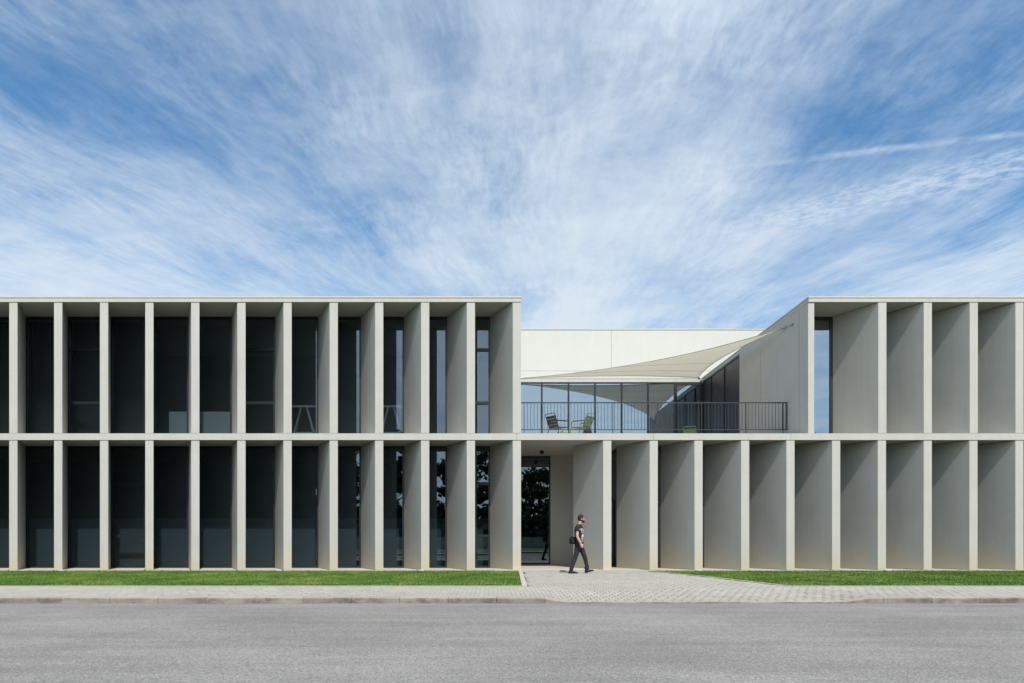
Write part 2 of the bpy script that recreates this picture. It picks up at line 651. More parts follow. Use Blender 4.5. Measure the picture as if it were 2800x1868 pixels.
def wz(py, y=0.0):
    return CAM_Z + (VPY - py) * (y - CAM_Y) / F_PX


# ------------------------------------------------------------------ ground, road, pavement
KERB_Y = -9.83          # front of the kerb
ROAD_Z = -0.105
LAWN_Y = -6.94          # pavement side edge of the lawns
L_EDGE = [(0.83, -0.12), (0.65, LAWN_Y)]        # right edge of the left lawn
R_EDGE = [(5.15, -0.12), (5.95, -2.7), (6.42, -5.1), (6.70, -6.5), (6.86, LAWN_Y)]
DROP = (0.70, 1.52, 6.37, 7.07)


def sstep(a, b, x):
    t = max(0.0, min(1.0, (x - a) / (b - a)))
    return t * t * (3 - 2 * t)


def drop_at(x):
    return 0.082 * sstep(DROP[0], DROP[1], x) * (1 - sstep(DROP[2], DROP[3], x))


def pave_z(x, y):
    t = max(0.0, min(1.0, (KERB_Y + 2.1 - y) / 1.9))
    return -drop_at(x) * t


MB().box(-900, 900, -900, 900, -0.6, -0.16).build("ground", "soil", kind="structure")
rd = MB()
rd.add([(-300, -20.0, ROAD_Z), (300, -20.0, ROAD_Z), (300, KERB_Y + 0.1, ROAD_Z), (-300, KERB_Y + 0.1, ROAD_Z)], [(0, 1, 2, 3)])
rd.build("road", "asphalt", kind="structure")

# kerb of single stones, dropped in front of the entrance
kerb = empty("kerb"); kerb["kind"] = "structure"
STONE = 0.89


def kerb_stone(x0, x1):
    n = 6 if (x1 > DROP[0] - 0.1 and x0 < DROP[1] + 0.1) or (x1 > DROP[2] - 0.1 and x0 < DROP[3] + 0.1) else 1
    prof = []
    m = MB()
    rows = []
    for i in range(n + 1):
        x = x0 + 0.004 + (x1 - x0 - 0.008) * i / n
        top = 0.004 - drop_at(x)
        r = min(0.03, (top - ROAD_Z) * 0.6)
        pr = [(KERB_Y, ROAD_Z - 0.15), (KERB_Y, top - r), (KERB_Y + r * 0.13, top - r * 0.5), (KERB_Y + r * 0.5, top - r * 0.13), (KERB_Y + r, top),
              (KERB_Y + 0.235, top), (KERB_Y + 0.235, ROAD_Z - 0.15)]
        rows.append([(x, a, b) for a, b in pr])
    k = len(rows[0])
    vsl = [p for row in rows for p in row]
    fs = []
    for i in range(n):
        for j in range(k):
            fs.append((i * k + j, (i + 1) * k + j, (i + 1) * k + (j + 1) % k, i * k + (j + 1) % k))
    fs.append(tuple(range(k)))
    fs.append(tuple(n * k + j for j in range(k - 1, -1, -1)))
    m.add(vsl, fs)
    return m


x = -21.3
while x < 22.5:
    kerb_stone(x, x + STONE).build("kerb_stone", "kerb_concrete", kerb)
    x += STONE

# pavement bed
PAVE_BACK = -0.16
pave_poly_l, pave_poly_r = L_EDGE, R_EDGE


def edge_x(edge, y):
    pts = sorted(edge, key=lambda p: p[1])
    if y <= pts[0][1]:
        return pts[0][0]
    for (xa, ya), (xb, yb) in zip(pts, pts[1:]):
        if ya <= y <= yb:
            return xa + (xb - xa) * (y - ya) / (yb - ya)
    return pts[-1][0]


bed = MB()
ys = np.linspace(KERB_Y + 0.24, LAWN_Y, 12)
xs = list(np.linspace(-22, 0.6, 6)) + list(np.linspace(0.7, 7.3, 30)) + list(np.linspace(8, 23, 5))
vs_, fs_ = [], []
for yy in ys:
    for xx in xs:
        vs_.append((xx, yy, pave_z(xx, yy) - 0.022))
nx = len(xs)
for i in range(len(ys) - 1):
    for j in range(nx - 1):
        fs_.append((i * nx + j, i * nx + j + 1, (i + 1) * nx + j + 1, (i + 1) * nx + j))
bed.add(vs_, fs_)
bed.add([(L_EDGE[1][0], LAWN_Y, -0.022), *[(a, b, -0.022) for a, b in reversed(R_EDGE)], (L_EDGE[0][0], L_EDGE[0][1], -0.022)],
        [(0, 1, 2, 3, 4, 5, 6)])
pavement = bed.build("pavement", "bedding", kind="structure")

PV = 0.178
PR = 0.182
GAP = 0.016
cells = []
row = 0
yy = KERB_Y + 0.245 + PR / 2
while yy < PAVE_BACK - PR / 2:
    off = (row % 2) * PV / 2 + random.uniform(-0.012, 0.012)
    if yy + PR / 2 < LAWN_Y - 0.02:
        xa, xb = -21.5, 22.5
    else:
        xa, xb = edge_x(L_EDGE, yy) + 0.14, edge_x(R_EDGE, yy) - 0.13
    k = math.floor((xa - off) / PV)
    while True:
        cx = off + k * PV + PV / 2
        k += 1
        if cx - PV / 2 < xa - 0.05:
            continue
        if cx + PV / 2 > xb + 0.05:
            break
        cells.append((cx, yy))
    yy += PR
    row += 1
# the nearest 300 are single stones, the rest one part
cells.sort(key=lambda c: (c[0] - 2) ** 2 * 0.25 + (c[1] - CAM_Y) ** 2)


def paver_geo():
    hx, hy, b = PV / 2 - 0.0085, PR / 2 - 0.004, 0.004
    v = [(-hx, -hy, -0.05), (hx, -hy, -0.05), (hx, hy, -0.05), (-hx, hy, -0.05),
         (-hx, -hy, -b), (hx, -hy, -b), (hx, hy, -b), (-hx, hy, -b),
         (-hx + b, -hy + b, 0), (hx - b, -hy + b, 0), (hx - b, hy - b, 0), (-hx + b, hy - b, 0)]
    f = [(0, 1, 5, 4), (1, 2, 6, 5), (2, 3, 7, 6), (3, 0, 4, 7), (4, 5, 9, 8), (5, 6, 10, 9), (6, 7, 11, 10), (7, 4, 8, 11), (8, 9, 10, 11)]
    return v, f


pv_v, pv_f = paver_geo()
pm = bpy.data.meshes.new("paver")
pm.from_pydata(pv_v, [], pv_f)
pm.materials.append(MAT["paver"])
for cx, cy in cells[:300]:
    o = bpy.data.objects.new("paver", pm)
    COL.objects.link(o)
    o.parent = pavement
    o.location = (cx, cy, pave_z(cx, cy) + random.uniform(-0.002, 0.002))
    dzx = (pave_z(cx + 0.05, cy) - pave_z(cx - 0.05, cy)) / 0.1
    dzy = (pave_z(cx, cy + 0.05) - pave_z(cx, cy - 0.05)) / 0.1
    o.rotation_euler = (math.atan(dzy) + random.uniform(-0.008, 0.008), -math.atan(dzx) + random.uniform(-0.008, 0.008), random.uniform(-0.01, 0.01))
rest = MB()
for cx, cy in cells[300:]:
    j = random.uniform(-0.002, 0.002)
    rest.add([(cx + a, cy + b, c + j + pave_z(cx + a, cy + b)) for a, b, c in pv_v], pv_f)
rest.build("pavers", "paver", pavement, kind="stuff")


# edging strips between lawns and paving
def strip(path, w0, w1, z0, z1, name="edging"):
    m = MB()
    for (xa, ya), (xb, yb) in zip(path, path[1:]):
        d = Vector((xb - xa, yb - ya)).normalized()
        nrm = Vector((-d.y, d.x))
        a, b = Vector((xa, ya)), Vector((xb, yb))
        poly = [a + nrm * w0, a + nrm * w1, b + nrm * w1, b + nrm * w0]
        m.prism([(p.x, p.y) for p in poly][::-1], z0, z1)
    return m.build(name, "edging_concrete", pavement)


strip([L_EDGE[1], L_EDGE[0]], -0.12, 0.0, -0.06, 0.012)
strip(R_EDGE[::-1], 0.0, 0.09, -0.06, 0.009)
strip([(-22, LAWN_Y - 0.01), (L_EDGE[1][0] + 0.12, LAWN_Y - 0.01)], 0.0, 0.08, -0.06, 0.010)
strip([(R_EDGE[-1][0] - 0.06, LAWN_Y - 0.01), (23, LAWN_Y - 0.01)], 0.0, 0.08, -0.06, 0.010)


# lawns: soil sheet and blades
def lawn(edge_l, edge_r, label):
    soil = MB()
    ysl = np.linspace(LAWN_Y + 0.07, -0.03, 12)
    vs_, fs_ = [], []
    for yv in ysl:
        vs_.append((edge_l(yv), yv, -0.005)); vs_.append((edge_r(yv), yv, -0.005))
    for i in range(len(ysl) - 1):
        fs_.append((2 * i, 2 * i + 1, 2 * i + 3, 2 * i + 2))
    soil.add(vs_, fs_)
    s = soil.build("lawn", "soil", kind="structure")
    area = abs(np.mean([edge_r(y) - edge_l(y) for y in ysl])) * 6.9
    n = int(area * 1500)
    X0, X1 = min(edge_l(y) for y in ysl), max(edge_r(y) for y in ysl)
    px = rng.uniform(X0, X1, n)
    py = rng.uniform(LAWN_Y + 0.055, -0.035, n)
    el = np.array([edge_l(y) for y in py]); er = np.array([edge_r(y) for y in py])
    ok = (px > el + 0.005) & (px < er - 0.005)
    px, py = px[ok], py[ok]
    n = len(px)
    patch = np.sin(px * 1.7 + np.sin(py * 2.1) * 1.3) * np.sin(py * 1.9 + 0.7 * np.sin(px * 0.9)) * 0.5 + 0.5
    patch2 = np.sin(px * 0.53 + 1.0 + np.sin(py * 0.7)) * 0.5 + 0.5
    h = rng.uniform(0.018, 0.042, n) * (0.75 + 0.5 * patch * patch2)
    tall = rng.random(n) < 0.004
    h[tall] *= 1.7
    back = py > -0.16
    h[back] *= rng.uniform(0.8, 1.9, back.sum())
    a = rng.uniform(0, 2 * np.pi, n)
    wd = rng.uniform(0.004, 0.009, n)
    lean = rng.uniform(0.0, 0.034, n)
    la = rng.uniform(0, 2 * np.pi, n)
    V = np.zeros((n, 3, 3), dtype=np.float32)
    V[:, 0] = np.stack([px - np.cos(a) * wd, py - np.sin(a) * wd, np.full(n, -0.004)], 1)
    V[:, 1] = np.stack([px + np.cos(a) * wd, py + np.sin(a) * wd, np.full(n, -0.004)], 1)
    V[:, 2] = np.stack([px + np.cos(la) * lean, py + np.sin(la) * lean, h], 1)
    me = bpy.data.meshes.new("grass")
    me.vertices.add(n * 3); me.loops.add(n * 3); me.polygons.add(n)
    me.vertices.foreach_set("co", V.ravel())
    me.loops.foreach_set("vertex_index", np.arange(n * 3, dtype=np.int32))
    me.polygons.foreach_set("loop_start", np.arange(0, n * 3, 3, dtype=np.int32))
    me.update(calc_edges=True)
    g = link("grass", me, "grass", kind="stuff")
    tag(g, label, "grass")


lawn(lambda y: -21.5, lambda y: edge_x(L_EDGE, y), "short mown grass in the strip left of the paved entrance")
lawn(lambda y: edge_x(R_EDGE, y), lambda y: 22.5, "short mown grass in the strip right of the paved entrance")

# other side of the road, seen only in the glass
MB().box(-120, 120, -20.25, -20.0, ROAD_Z - 0.1, 0.0).build("far_kerb", "kerb_concrete", kind="structure")
MB().add([(-120, -23.0, -0.004), (120, -23.0, -0.004), (120, -20.25, -0.004), (-120, -20.25, -0.004)], [(0, 1, 2, 3)]).build("far_pavement", "paver", kind="structure")
m, t, b = new_mat("verge")
pos, g = world_pos(t)
c = t.ramp(t.noise(pos, 1.5, 6, 0.7), [(0.3, (0.045, 0.10, 0.015)), (0.7, (0.13, 0.19, 0.04))])
t.l.new(c, b.inputs['Base Color'])
b.inputs['Roughness'].default_value = 0.9
bump(t, b, t.noise(pos, 60.0, 3, 0.7), 0.8, 0.03)
MB().add([(-200, -200, 0.01), (200, -200, 0.01), (200, -23.0, 0.01), (-200, -23.0, 0.01)], [(0, 1, 2, 3)]).build("verge", "verge", kind="structure")
bw = empty("boundary_wall", (0, -39, 0))
for i in range(-8, 9):
    MB().box(i * 6 - 2.99, i * 6 + 2.99, 0, 0.22, -0.1, 1.05).build("wall_panel", "concrete", bw)
MB().box(-51, 51, -0.04, 0.26, 1.05, 1.13).build("coping", "edging_concrete", bw)
tag(bw, "low concrete boundary wall mirrored in the entrance glass", "wall")


def woodland():
    cen, siz = [], []
    trunks = MB()

    def clump(c, r, n, s0, s1):
        dd = rng.normal(size=(n, 3))
        dd /= np.linalg.norm(dd, axis=1)[:, None]
        cen.append(np.array(c) + dd * (r * rng.uniform(0.3, 1.0, n))[:, None] * np.array([1.1, 1.1, 0.7]))
        siz.append(rng.uniform(s0, s1, n))
    xt = -62.0
    while xt < 64:
        yb = -43 - rng.uniform(0, 9)
        H = rng.uniform(8.5, 12.5) if not -7.5 < xt < -2.5 else rng.uniform(3.4, 4.6)
        trunks.tube([(xt, yb, 0), (xt + rng.uniform(-.3, .3), yb, H * 0.45), (xt + rng.uniform(-.6, .6), yb, H * 0.85)], [0.2, 0.14, 0.05], 7)
        for k in range(int(rng.integers(17, 24))):
            hh = H * rng.uniform(0.22, 0.97)
            wdt = (1.0 - abs(hh / H - 0.5)) * H * 0.30
            c = (xt + rng.normal() * wdt * 0.75, yb + rng.normal() * wdt * 0.6, hh)
            trunks.tube([(xt, yb, hh * 0.75), c], [0.06, 0.02], 5)
            clump(c, rng.uniform(0.5, 1.3), 130, 0.13, 0.27)
        n = 520     # undergrowth
        cen.append(np.stack([xt + rng.uniform(-2.6, 2.6, n), yb + rng.uniform(-2.5, 2.5, n), rng.uniform(0.2, 5.0, n) * rng.uniform(0.5, 1, n)], 1))
        siz.append(rng.uniform(0.2, 0.42, n))
        xt += rng.uniform(1.8, 3.6)
    C = np.concatenate(cen); S = np.concatenate(siz)
    n = len(C)
    d = rng.normal(size=(n, 3)); d /= np.linalg.norm(d, axis=1)[:, None]
    e = np.cross(d, rng.normal(size=(n, 3))); e /= np.linalg.norm(e, axis=1)[:, None]
    q = np.cross(d, e)
    V = np.stack([C + (e * a + q * c) * S[:, None] for a, c in ((-1, -0.6), (1, -0.6), (0.7, 0.7), (-0.7, 0.7))], 1).astype(np.float32)
    me = bpy.data.meshes.new("woodland")
    me.vertices.add(n * 4); me.loops.add(n * 4); me.polygons.add(n)
    me.vertices.foreach_set("co", V.ravel())
    me.loops.foreach_set("vertex_index", np.arange(n * 4, dtype=np.int32))
    me.polygons.foreach_set("loop_start", np.arange(0, n * 4, 4, dtype=np.int32))
    me.update(calc_edges=True)
    o = link("woodland", me, "leaf", kind="stuff")
    tag(o, "dark belt of trees mirrored in the ground floor glass", "trees")
    trunks.build("trunks", "bark", o, kind="stuff")


woodland()

# ------------------------------------------------------------------ the building
BLD = empty("office_building")
tag(BLD, "long two storey office building of pale angled concrete fins and dark glass", "building")
FIN_W = 0.272
FIN_D = 1.5
SKEW = -0.745
Z_MID0, Z_MID1 = wz(1010), wz(995)
Z_TOP0, Z_TOP1 = wz(693.3), wz(684)
X_L0, X_R1 = -20.5, 22.0
X_LB = wx(1196)                 # right end of the left block
X_SW = wx(1855.6)               # left face of the terrace side wall
X_SW2 = wx(1869.5)
FINS_L = [-190, -85, 20, 123, 228.5, 332.5, 438, 544, 650, 756, 860.4, 966, 1071, 1176.6]
FINS_RU = [2016, 2120.5, 2226, 2331, 2436]
FINS_RG = [1384.3, 1491, 1594, 1701, 1805, 1910, 2015, 2120.5, 2225.5, 2331, 2436]


def fin_mesh(z0, z1, name):
    y0, y1 = 0.014, FIN_D + 0.10
    s = SKEW / FIN_D
    b = 0.006
    poly = [(b + s * 0.0, y0), (FIN_W - b, y0), (FIN_W, y0 + b), (FIN_W + s * y1, y1), (s * y1, y1), (0, y0 + b)]
    m = MB().prism(poly, z0, z1)
    return m.mesh(name)


fin_low = fin_mesh(-0.12, Z_MID0 - 0.016, "concrete_fin")
fin_up = fin_mesh(Z_MID1 + 0.012, Z_TOP0 - 0.016, "concrete_fin")
for me in (fin_low, fin_up):
    me.materials.append(MAT["concrete"])
for px in FINS_L + FINS_RG:
    o = link("concrete_fin", fin_low, None, BLD); o.location = (wx(px), random.uniform(-0.002, 0.003), 0)
for px in FINS_L + FINS_RU:
    o = link("concrete_fin", fin_up, None, BLD); o.location = (wx(px), random.uniform(-0.002, 0.003), 0)

# middle floor beam, in lengths with open joints
joints = [X_L0, wx(-75), wx(555), wx(1186), wx(1500), wx(1815), wx(2445), X_R1 + 1]
for a, b in zip(joints, joints[1:]):
    MB().box(a + 0.004, b - 0.004, 0.0, 1.62, Z_MID0, Z_MID1).build("floor_beam", "concrete", BLD)
# roof beams + thin coping
for a, b in ((X_L0, wx(555)), (wx(555), X_LB)):
    MB().box(a + 0.004, b - 0.004, 0.0, 1.62, Z_TOP0, Z_TOP1 - 0.006).build("roof_beam", "concrete", BLD)
    MB().box(a, b + 0.006, -0.014, 1.7, Z_TOP1 + 0.004, wz(680.6)).build("coping", "coping_metal", BLD)
for a, b in ((X_SW, wx(2380)), (wx(2380), X_R1)):
    MB().box(a + 0.004, b - 0.004, 0.0, 1.62, Z_TOP0, Z_TOP1 - 0.006).build("roof_beam", "concrete", BLD)
    MB().box(a - 0.006, b, -0.014, 1.7, Z_TOP1 + 0.004, wz(680.6)).build("coping", "coping_metal", BLD)
# flat roofs and floors behind
MB().box(X_L0, X_LB - 0.02, 1.70, 14.0, Z_TOP0 + 0.02, Z_TOP1).build("roof", "concrete", BLD)
MB().box(X_SW2 + 0.02, X_R1, 1.70, 14.0, Z_TOP0 + 0.02, Z_TOP1).build("roof", "concrete", BLD)
MB().box(X_L0, X_R1, 1.625, 14.0, Z_MID0 - 0.01, Z_MID1 - 0.05).build("floor_slab", "concrete", BLD)

# sills under the ground floor glass
low_backs = []
for a, b in list(zip(FINS_L, FINS_L[1:])) + list(zip(FINS_RG, FINS_RG[1:])):
    xa, xb = wx(a) + FIN_W, wx(b)
    MB().prism([(xa + 0.004, -0.03), (xb - 0.004, -0.03), (xb - 0.004 + SKEW, FIN_D), (xa + 0.004 + SKEW, FIN_D)], -0.1, 0.035).build("sill", "sill_stone", BLD)


# windows
def window(xa, xb, z0, z1, y, transoms=(), mat="glass", handle=False, fw=0.06, name="window"):
    fr = MB()
    y0, y1 = y, y + 0.09
    fr.box(xa, xa + fw, y0, y1, z0, z1)
    fr.box(xb - fw, xb, y0, y1, z0, z1)
    fr.box(xa + fw, xb - fw, y0 + 0.002, y1 - 0.002, z1 - fw * 1.3, z1)
    fr.box(xa + fw, xb - fw, y0 + 0.002, y1 - 0.002, z0, z0 + fw)
    zs = [z0 + fw]
    for tz in transoms:
        fr.box(xa + fw, xb - fw, y0 - 0.012, y1 - 0.004, tz - 0.05, tz + 0.05)
        zs += [tz - 0.05, tz + 0.05]
    zs.append(z1 - fw * 1.3)
    w = fr.build(name, "frame_metal", BLD)
    for i in range(0, len(zs), 2):
        MB().box(xa + fw - 0.005, xb - fw + 0.005, y + 0.045, y + 0.055, zs[i] - 0.005, zs[i + 1] + 0.005).build("pane", mat, w)
    if handle:
        MB().box(xa + fw * 0.4, xa + fw * 0.4 + 0.02, y - 0.045, y, z0 + 1.1, z0 + 1.24).build("handle", "steel", w)
    return w


GY = FIN_D
OPEN_U = {3, 7, 12}
OPEN_G = {4, 12}
for i, (a, b) in enumerate(zip(FINS_L, FINS_L[1:])):
    xa, xb = wx(a) + FIN_W + SKEW + 0.002, wx(b) + SKEW - 0.002
    window(xa, xb, 0.036, Z_MID0 - 0.012, GY, (wz(1230, GY), wz(1110, GY)) if i in OPEN_G else ())
    window(xa, xb, Z_MID1 + 0.004, Z_TOP0 - 0.004, GY, (wz(925, GY), wz(803, GY)) if i in OPEN_U else (), handle=(i == 12))
for a, b in zip(FINS_RG[1:], FINS_RG[2:]):
    window(wx(a) + FIN_W + SKEW + 0.002, wx(b) + SKEW - 0.002, 0.036, Z_MID0 - 0.012, GY)
window(X_SW2 + 0.004, wx(FINS_RU[0]) + SKEW - 0.002, Z_MID1 + 0.004, Z_TOP0 - 0.004, GY, mat="terrace_glass", fw=0.09)
for a, b in zip(FINS_RU, FINS_RU[1:]):
    window(wx(a) + FIN_W + SKEW + 0.002, wx(b) + SKEW - 0.002, Z_MID1 + 0.004, Z_TOP0 - 0.004, GY)

# rooms behind the glass
RY = 6.6
for xa, xb in ((X_L0, 0.05), (4.42, X_R1)):
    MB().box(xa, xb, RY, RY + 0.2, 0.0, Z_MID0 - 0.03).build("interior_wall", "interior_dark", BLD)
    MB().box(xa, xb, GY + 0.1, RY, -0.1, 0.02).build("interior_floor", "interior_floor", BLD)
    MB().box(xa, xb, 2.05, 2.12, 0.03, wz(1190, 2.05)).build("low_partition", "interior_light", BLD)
for xa, xb in ((X_L0, X_LB - 0.35), (X_SW2 + 0.02, X_R1)):
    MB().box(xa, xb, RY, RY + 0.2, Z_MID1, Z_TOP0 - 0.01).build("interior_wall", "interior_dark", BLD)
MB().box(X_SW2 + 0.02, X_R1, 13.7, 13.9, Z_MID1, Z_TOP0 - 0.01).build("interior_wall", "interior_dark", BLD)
MB().box(X_L0 - 0.3, X_L0 - 0.01, 0.02, 14, -0.1, Z_TOP0 - 0.01).build("end_wall", "concrete", BLD)
MB().box(X_R1 + 0.01, X_R1 + 0.3, 0.02, 14, -0.1, Z_TOP0 - 0.01).build("end_wall", "concrete", BLD)

# dark roller blinds drawn in some upper bays
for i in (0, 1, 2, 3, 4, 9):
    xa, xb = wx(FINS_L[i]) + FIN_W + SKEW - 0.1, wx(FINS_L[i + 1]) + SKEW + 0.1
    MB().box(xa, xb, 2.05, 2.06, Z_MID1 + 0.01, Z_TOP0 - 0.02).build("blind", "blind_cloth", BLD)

# entrance recess
EY = 4.35
MB().box(0.04, 4.9, -0.17, EY, -0.1, 0.042).build("threshold", "sill_stone", BLD)
MB().box(0.06, 0.16, 1.61, EY, 0.042, Z_MID0 - 0.015).build("recess_wall", "concrete", BLD)
MB().box(wx(1263.5, EY), 4.36, EY, EY + 0.2, 0.042, Z_MID0 - 0.015).build("recess_wall", "concrete", BLD)
window(0.165, wx(1263.5, EY) - 0.004, 0.043, Z_MID0 - 0.015, EY, (), "glass", name="entrance_glazing")
# glazed side wall with a door, facing left into the recess
gx = 4.385
dfr = MB()
dfr.box(gx, gx + 0.08, 1.62, 1.70, 0.043, Z_MID0 - 0.015)
dfr.box(gx, gx + 0.08, EY - 0.1, EY - 0.003, 0.043, Z_MID0 - 0.015)
dfr.box(gx + 0.002, gx + 0.078, 1.70, EY - 0.1, Z_MID0 - 0.11, Z_MID0 - 0.016)
dfr.box(gx + 0.002, gx + 0.078, 1.70, EY - 0.1, 2.45, 2.56)
dfr.box(gx + 0.002, gx + 0.078, 2.55, 2.66, 0.043, 2.45)
dfr.box(gx + 0.002, gx + 0.078, 1.70, 2.55, 0.045, 0.12)
dfr.box(gx + 0.002, gx + 0.078, 2.66, EY - 0.1, 0.045, 0.12)
sd = dfr.build("entrance_door", "frame_metal", BLD)
MB().box(gx + 0.035, gx + 0.045, 1.69, 2.56, 0.1, 2.46).build("pane", "terrace_glass", sd)
MB().box(gx + 0.035, gx + 0.045, 2.65, EY - 0.09, 0.1, 2.46).build("pane", "terrace_glass", sd)
MB().box(gx + 0.035, gx + 0.045, 1.69, EY - 0.09, 2.55, Z_MID0 - 0.1).build("pane", "terrace_glass", sd)
MB().box(0.17, 8, EY + 4.5, EY + 4.7, 0.0, Z_MID0 - 0.03).build("interior_wall", "interior_dark", BLD)
MB().box(0.02, 4.40, EY + 0.2, EY + 4.5, -0.1, 0.03).build("interior_floor", "interior_floor", BLD)

# terrace: side wall of the left block, side wall of the right block, glazing at the back, lower roof
TY = 11.4
DECK = 4.71
MB().box(X_LB - 0.30, X_LB - 0.012, 0.25, 17.0, Z_MID1 + 0.01, Z_TOP0 - 0.006).build("side_wall", "concrete", BLD)
MB().box(X_LB - 0.30, X_LB - 0.004, 1.64, 17.0, Z_TOP0 + 0.002, Z_TOP1 - 0.01).build("roof_beam", "concrete", BLD)
MB().box(X_LB + 0.002, X_SW - 0.002, 1.47, TY, Z_MID1 + 0.003, DECK).build("terrace_deck", "sill_stone", BLD)
SWY = 6.3
for a, b in ((0.016, 0.70), (0.70, 4.0), (4.0, SWY)):
    MB().box(X_SW, X_SW2, a + 0.013, b - 0.013, Z_MID1 + 0.006, Z_TOP0 - 0.012).build("wall_panel", "concrete", BLD)
MB().box(X_SW + 0.03, X_SW2 - 0.03, 0.05, SWY - 0.05, Z_MID1 + 0.02, Z_TOP0 - 0.02).build("wall_core", "joint", BLD)
for a, b in ((1.626, 4.0), (4.0, SWY + 0.9), (SWY + 0.9, SWY + 2.6), (SWY + 2.6, TY)):
    MB().box(X_SW + 0.004, X_SW2 + 0.01, a + 0.004, b - 0.004, Z_TOP0 - 0.002, Z_TOP1 - 0.006).build("roof_beam", "concrete", BLD)
MB().box(X_SW - 0.012, X_SW2, 1.705, TY, Z_TOP1 + 0.004, wz(680.6) - 0.004).build("coping", "coping_metal", BLD)
MB().box(X_SW + 0.02, X_SW2 - 0.02, 1.63, TY, Z_TOP0 + 0.02, Z_TOP1 - 0.02).build("wall_core", "joint", BLD)
# dark glazed side panels
ymul = [SWY, X_SW * F_PX / (1660 - VPX) + CAM_Y, X_SW * F_PX / (1630 - VPX) + CAM_Y, TY - 0.02]
for a, b in zip(ymul, ymul[1:]):
    fr = MB()
    z0, z1 = DECK + 0.002, Z_TOP0 - 0.006
    fr.box(X_SW, X_SW + 0.1, a + 0.002, a + 0.05, z0, z1)
    fr.box(X_SW, X_SW + 0.1, b - 0.05, b - 0.002, z0, z1)
    fr.box(X_SW + 0.002, X_SW + 0.098, a + 0.05, b - 0.05, z1 - 0.07, z1)
    fr.box(X_SW + 0.002, X_SW + 0.098, a + 0.05, b - 0.05, z0, z0 + 0.05)
    g = fr.build("side_window", "frame_metal", BLD)
    MB().box(X_SW + 0.04, X_SW + 0.05, a + 0.045, b - 0.045, z0 + 0.045, z1 - 0.065).build("pane", "dark_panel", g)
MB().box(X_SW + 3.0, X_SW + 3.2, RY + 0.25, 17, DECK, Z_TOP0).build("interior_wall", "interior_dark", BLD)
# back glazing
ZF0 = wz(877.5, TY)
cmul = [wx(1180, TY)] + [wx(1400 * 0.8393 + c / 2.94 * 0.8393, TY) for c in (240, 455, 668, 882, 1095, 1310)] + [X_SW - 0.003]
cmul[0] = X_LB + 0.004
for i, (a, b) in enumerate(zip(cmul, cmul[1:])):
    last = i == len(cmul) - 2
    fw = 0.11 if last else 0.042
    w = window(a + 0.001, b - 0.001, DECK + 0.004, ZF0 - 0.004, TY, (), "terrace_glass", fw=fw, name="terrace_door" if last else "terrace_window")
    if last:
        MB().tube([(a + 0.16, TY - 0.06, DECK + 1.02), (a + 0.30, TY - 0.06, DECK + 1.02)], 0.014, 8).build("handle", "steel", w)
for i, (a, b) in enumerate(zip(cmul, cmul[1:])):
    MB().box(a + 0.004, b - 0.004, TY - 0.02, TY + 0.3, ZF0, Z_TOP1 - 0.006).build("roof_beam", "concrete", BLD)
MB().box(X_LB + 0.01, X_SW, TY - 0.03, TY + 0.35, Z_TOP1, wz(680.6)).build("coping", "coping_metal", BLD)
MB().box(X_LB + 0.02, X_SW + 4, TY + 0.31, 17.0, ZF0, Z_TOP1 - 0.03).build("roof", "concrete", BLD)
MB().box(X_LB + 0.02, X_SW + 3, TY + 4.5, TY + 4.7, DECK, ZF0).build("interior_wall", "interior_dark", BLD)
MB().box(X_LB + 0.02, X_SW + 3, TY + 0.1, TY + 4.5, DECK - 0.1, DECK).build("interior_floor", "interior_floor", BLD)

# the tall white volume further back, in panels
HALL = empty("white_hall", (0, 17.6, 0))
tag(HALL, "plain white walled hall rising behind the terrace roof", "building")
HZ = wz(757.5, 17.6)
HJ = wz(851.6, 17.6)
hx = [-6.5, -2.0, wx(1403, 17.6) - 8.6, wx(1403, 17.6), wx(1403, 17.6) + 10.5, 27.0]
for a, b in zip(hx, hx[1:]):
    MB().box(a + 0.008, b - 0.008, 0, 0.2, HJ + 0.007, HZ).build("wall_panel", "white_wall", HALL)
    MB().box(a + 0.008, b - 0.008, 0.002, 0.2, 8.0, HJ - 0.007).build("wall_panel", "white_wall", HALL)
MB().box(-6.5, 27, 0.03, 14, 8.0, HZ - 0.03).build("wall_core", "edging_concrete", HALL)
xk = -6.5
while xk < 27:
    MB().box(xk + 0.003, xk + 2.997, -0.03, 0.26, HZ + random.uniform(0.0, 0.012), HZ + 0.05 + random.uniform(0, 0.012)).build("coping", "coping_metal", HALL)
    xk += 3.0

# ------------------------------------------------------------------ terrace railing
RLY = 1.62
rail = empty("terrace_railing", (0, RLY, DECK))
tag(rail, "thin black steel balustrade along the terrace edge", "railing")
ZT, ZB = wz(923.5, RLY) - DECK, wz(986.5, RLY) - DECK
XA, XB = X_LB + 0.02, X_SW - 0.03
MB().box(XA, XB, -0.02, 0.02, ZT - 0.035, ZT).build("top_rail", "rail_metal", rail)
MB().box(XA, XB, -0.012, 0.012, ZB - 0.012, ZB + 0.012).build("bottom_rail", "rail_metal", rail)
bal = MB().box(-0.0065, 0.0065, -0.0065, 0.0065, ZB + 0.012, ZT - 0.035).mesh("baluster")
bal.materials.append(MAT["rail_metal"])
nb = int((XB - XA) / 0.1176)
posts = [XA + 0.15] + [XA + 0.15 + k * 1.56 for k in range(1, 6)] + [XB - 0.12]
for k in range(nb + 1):
    xk = XA + 0.03 + k * (XB - XA - 0.06) / nb
    o = link("baluster", bal, None, rail); o.location = (xk, 0, 0)
for p in posts:
    MB().box(p - 0.011, p + 0.011, -0.018, 0.018, 0.002, ZT - 0.036).build("post", "rail_metal", rail)
MB().box(XB, XB + 0.022, -0.02, 0.02, ZB - 0.012, ZT).build("post", "rail_metal", rail)


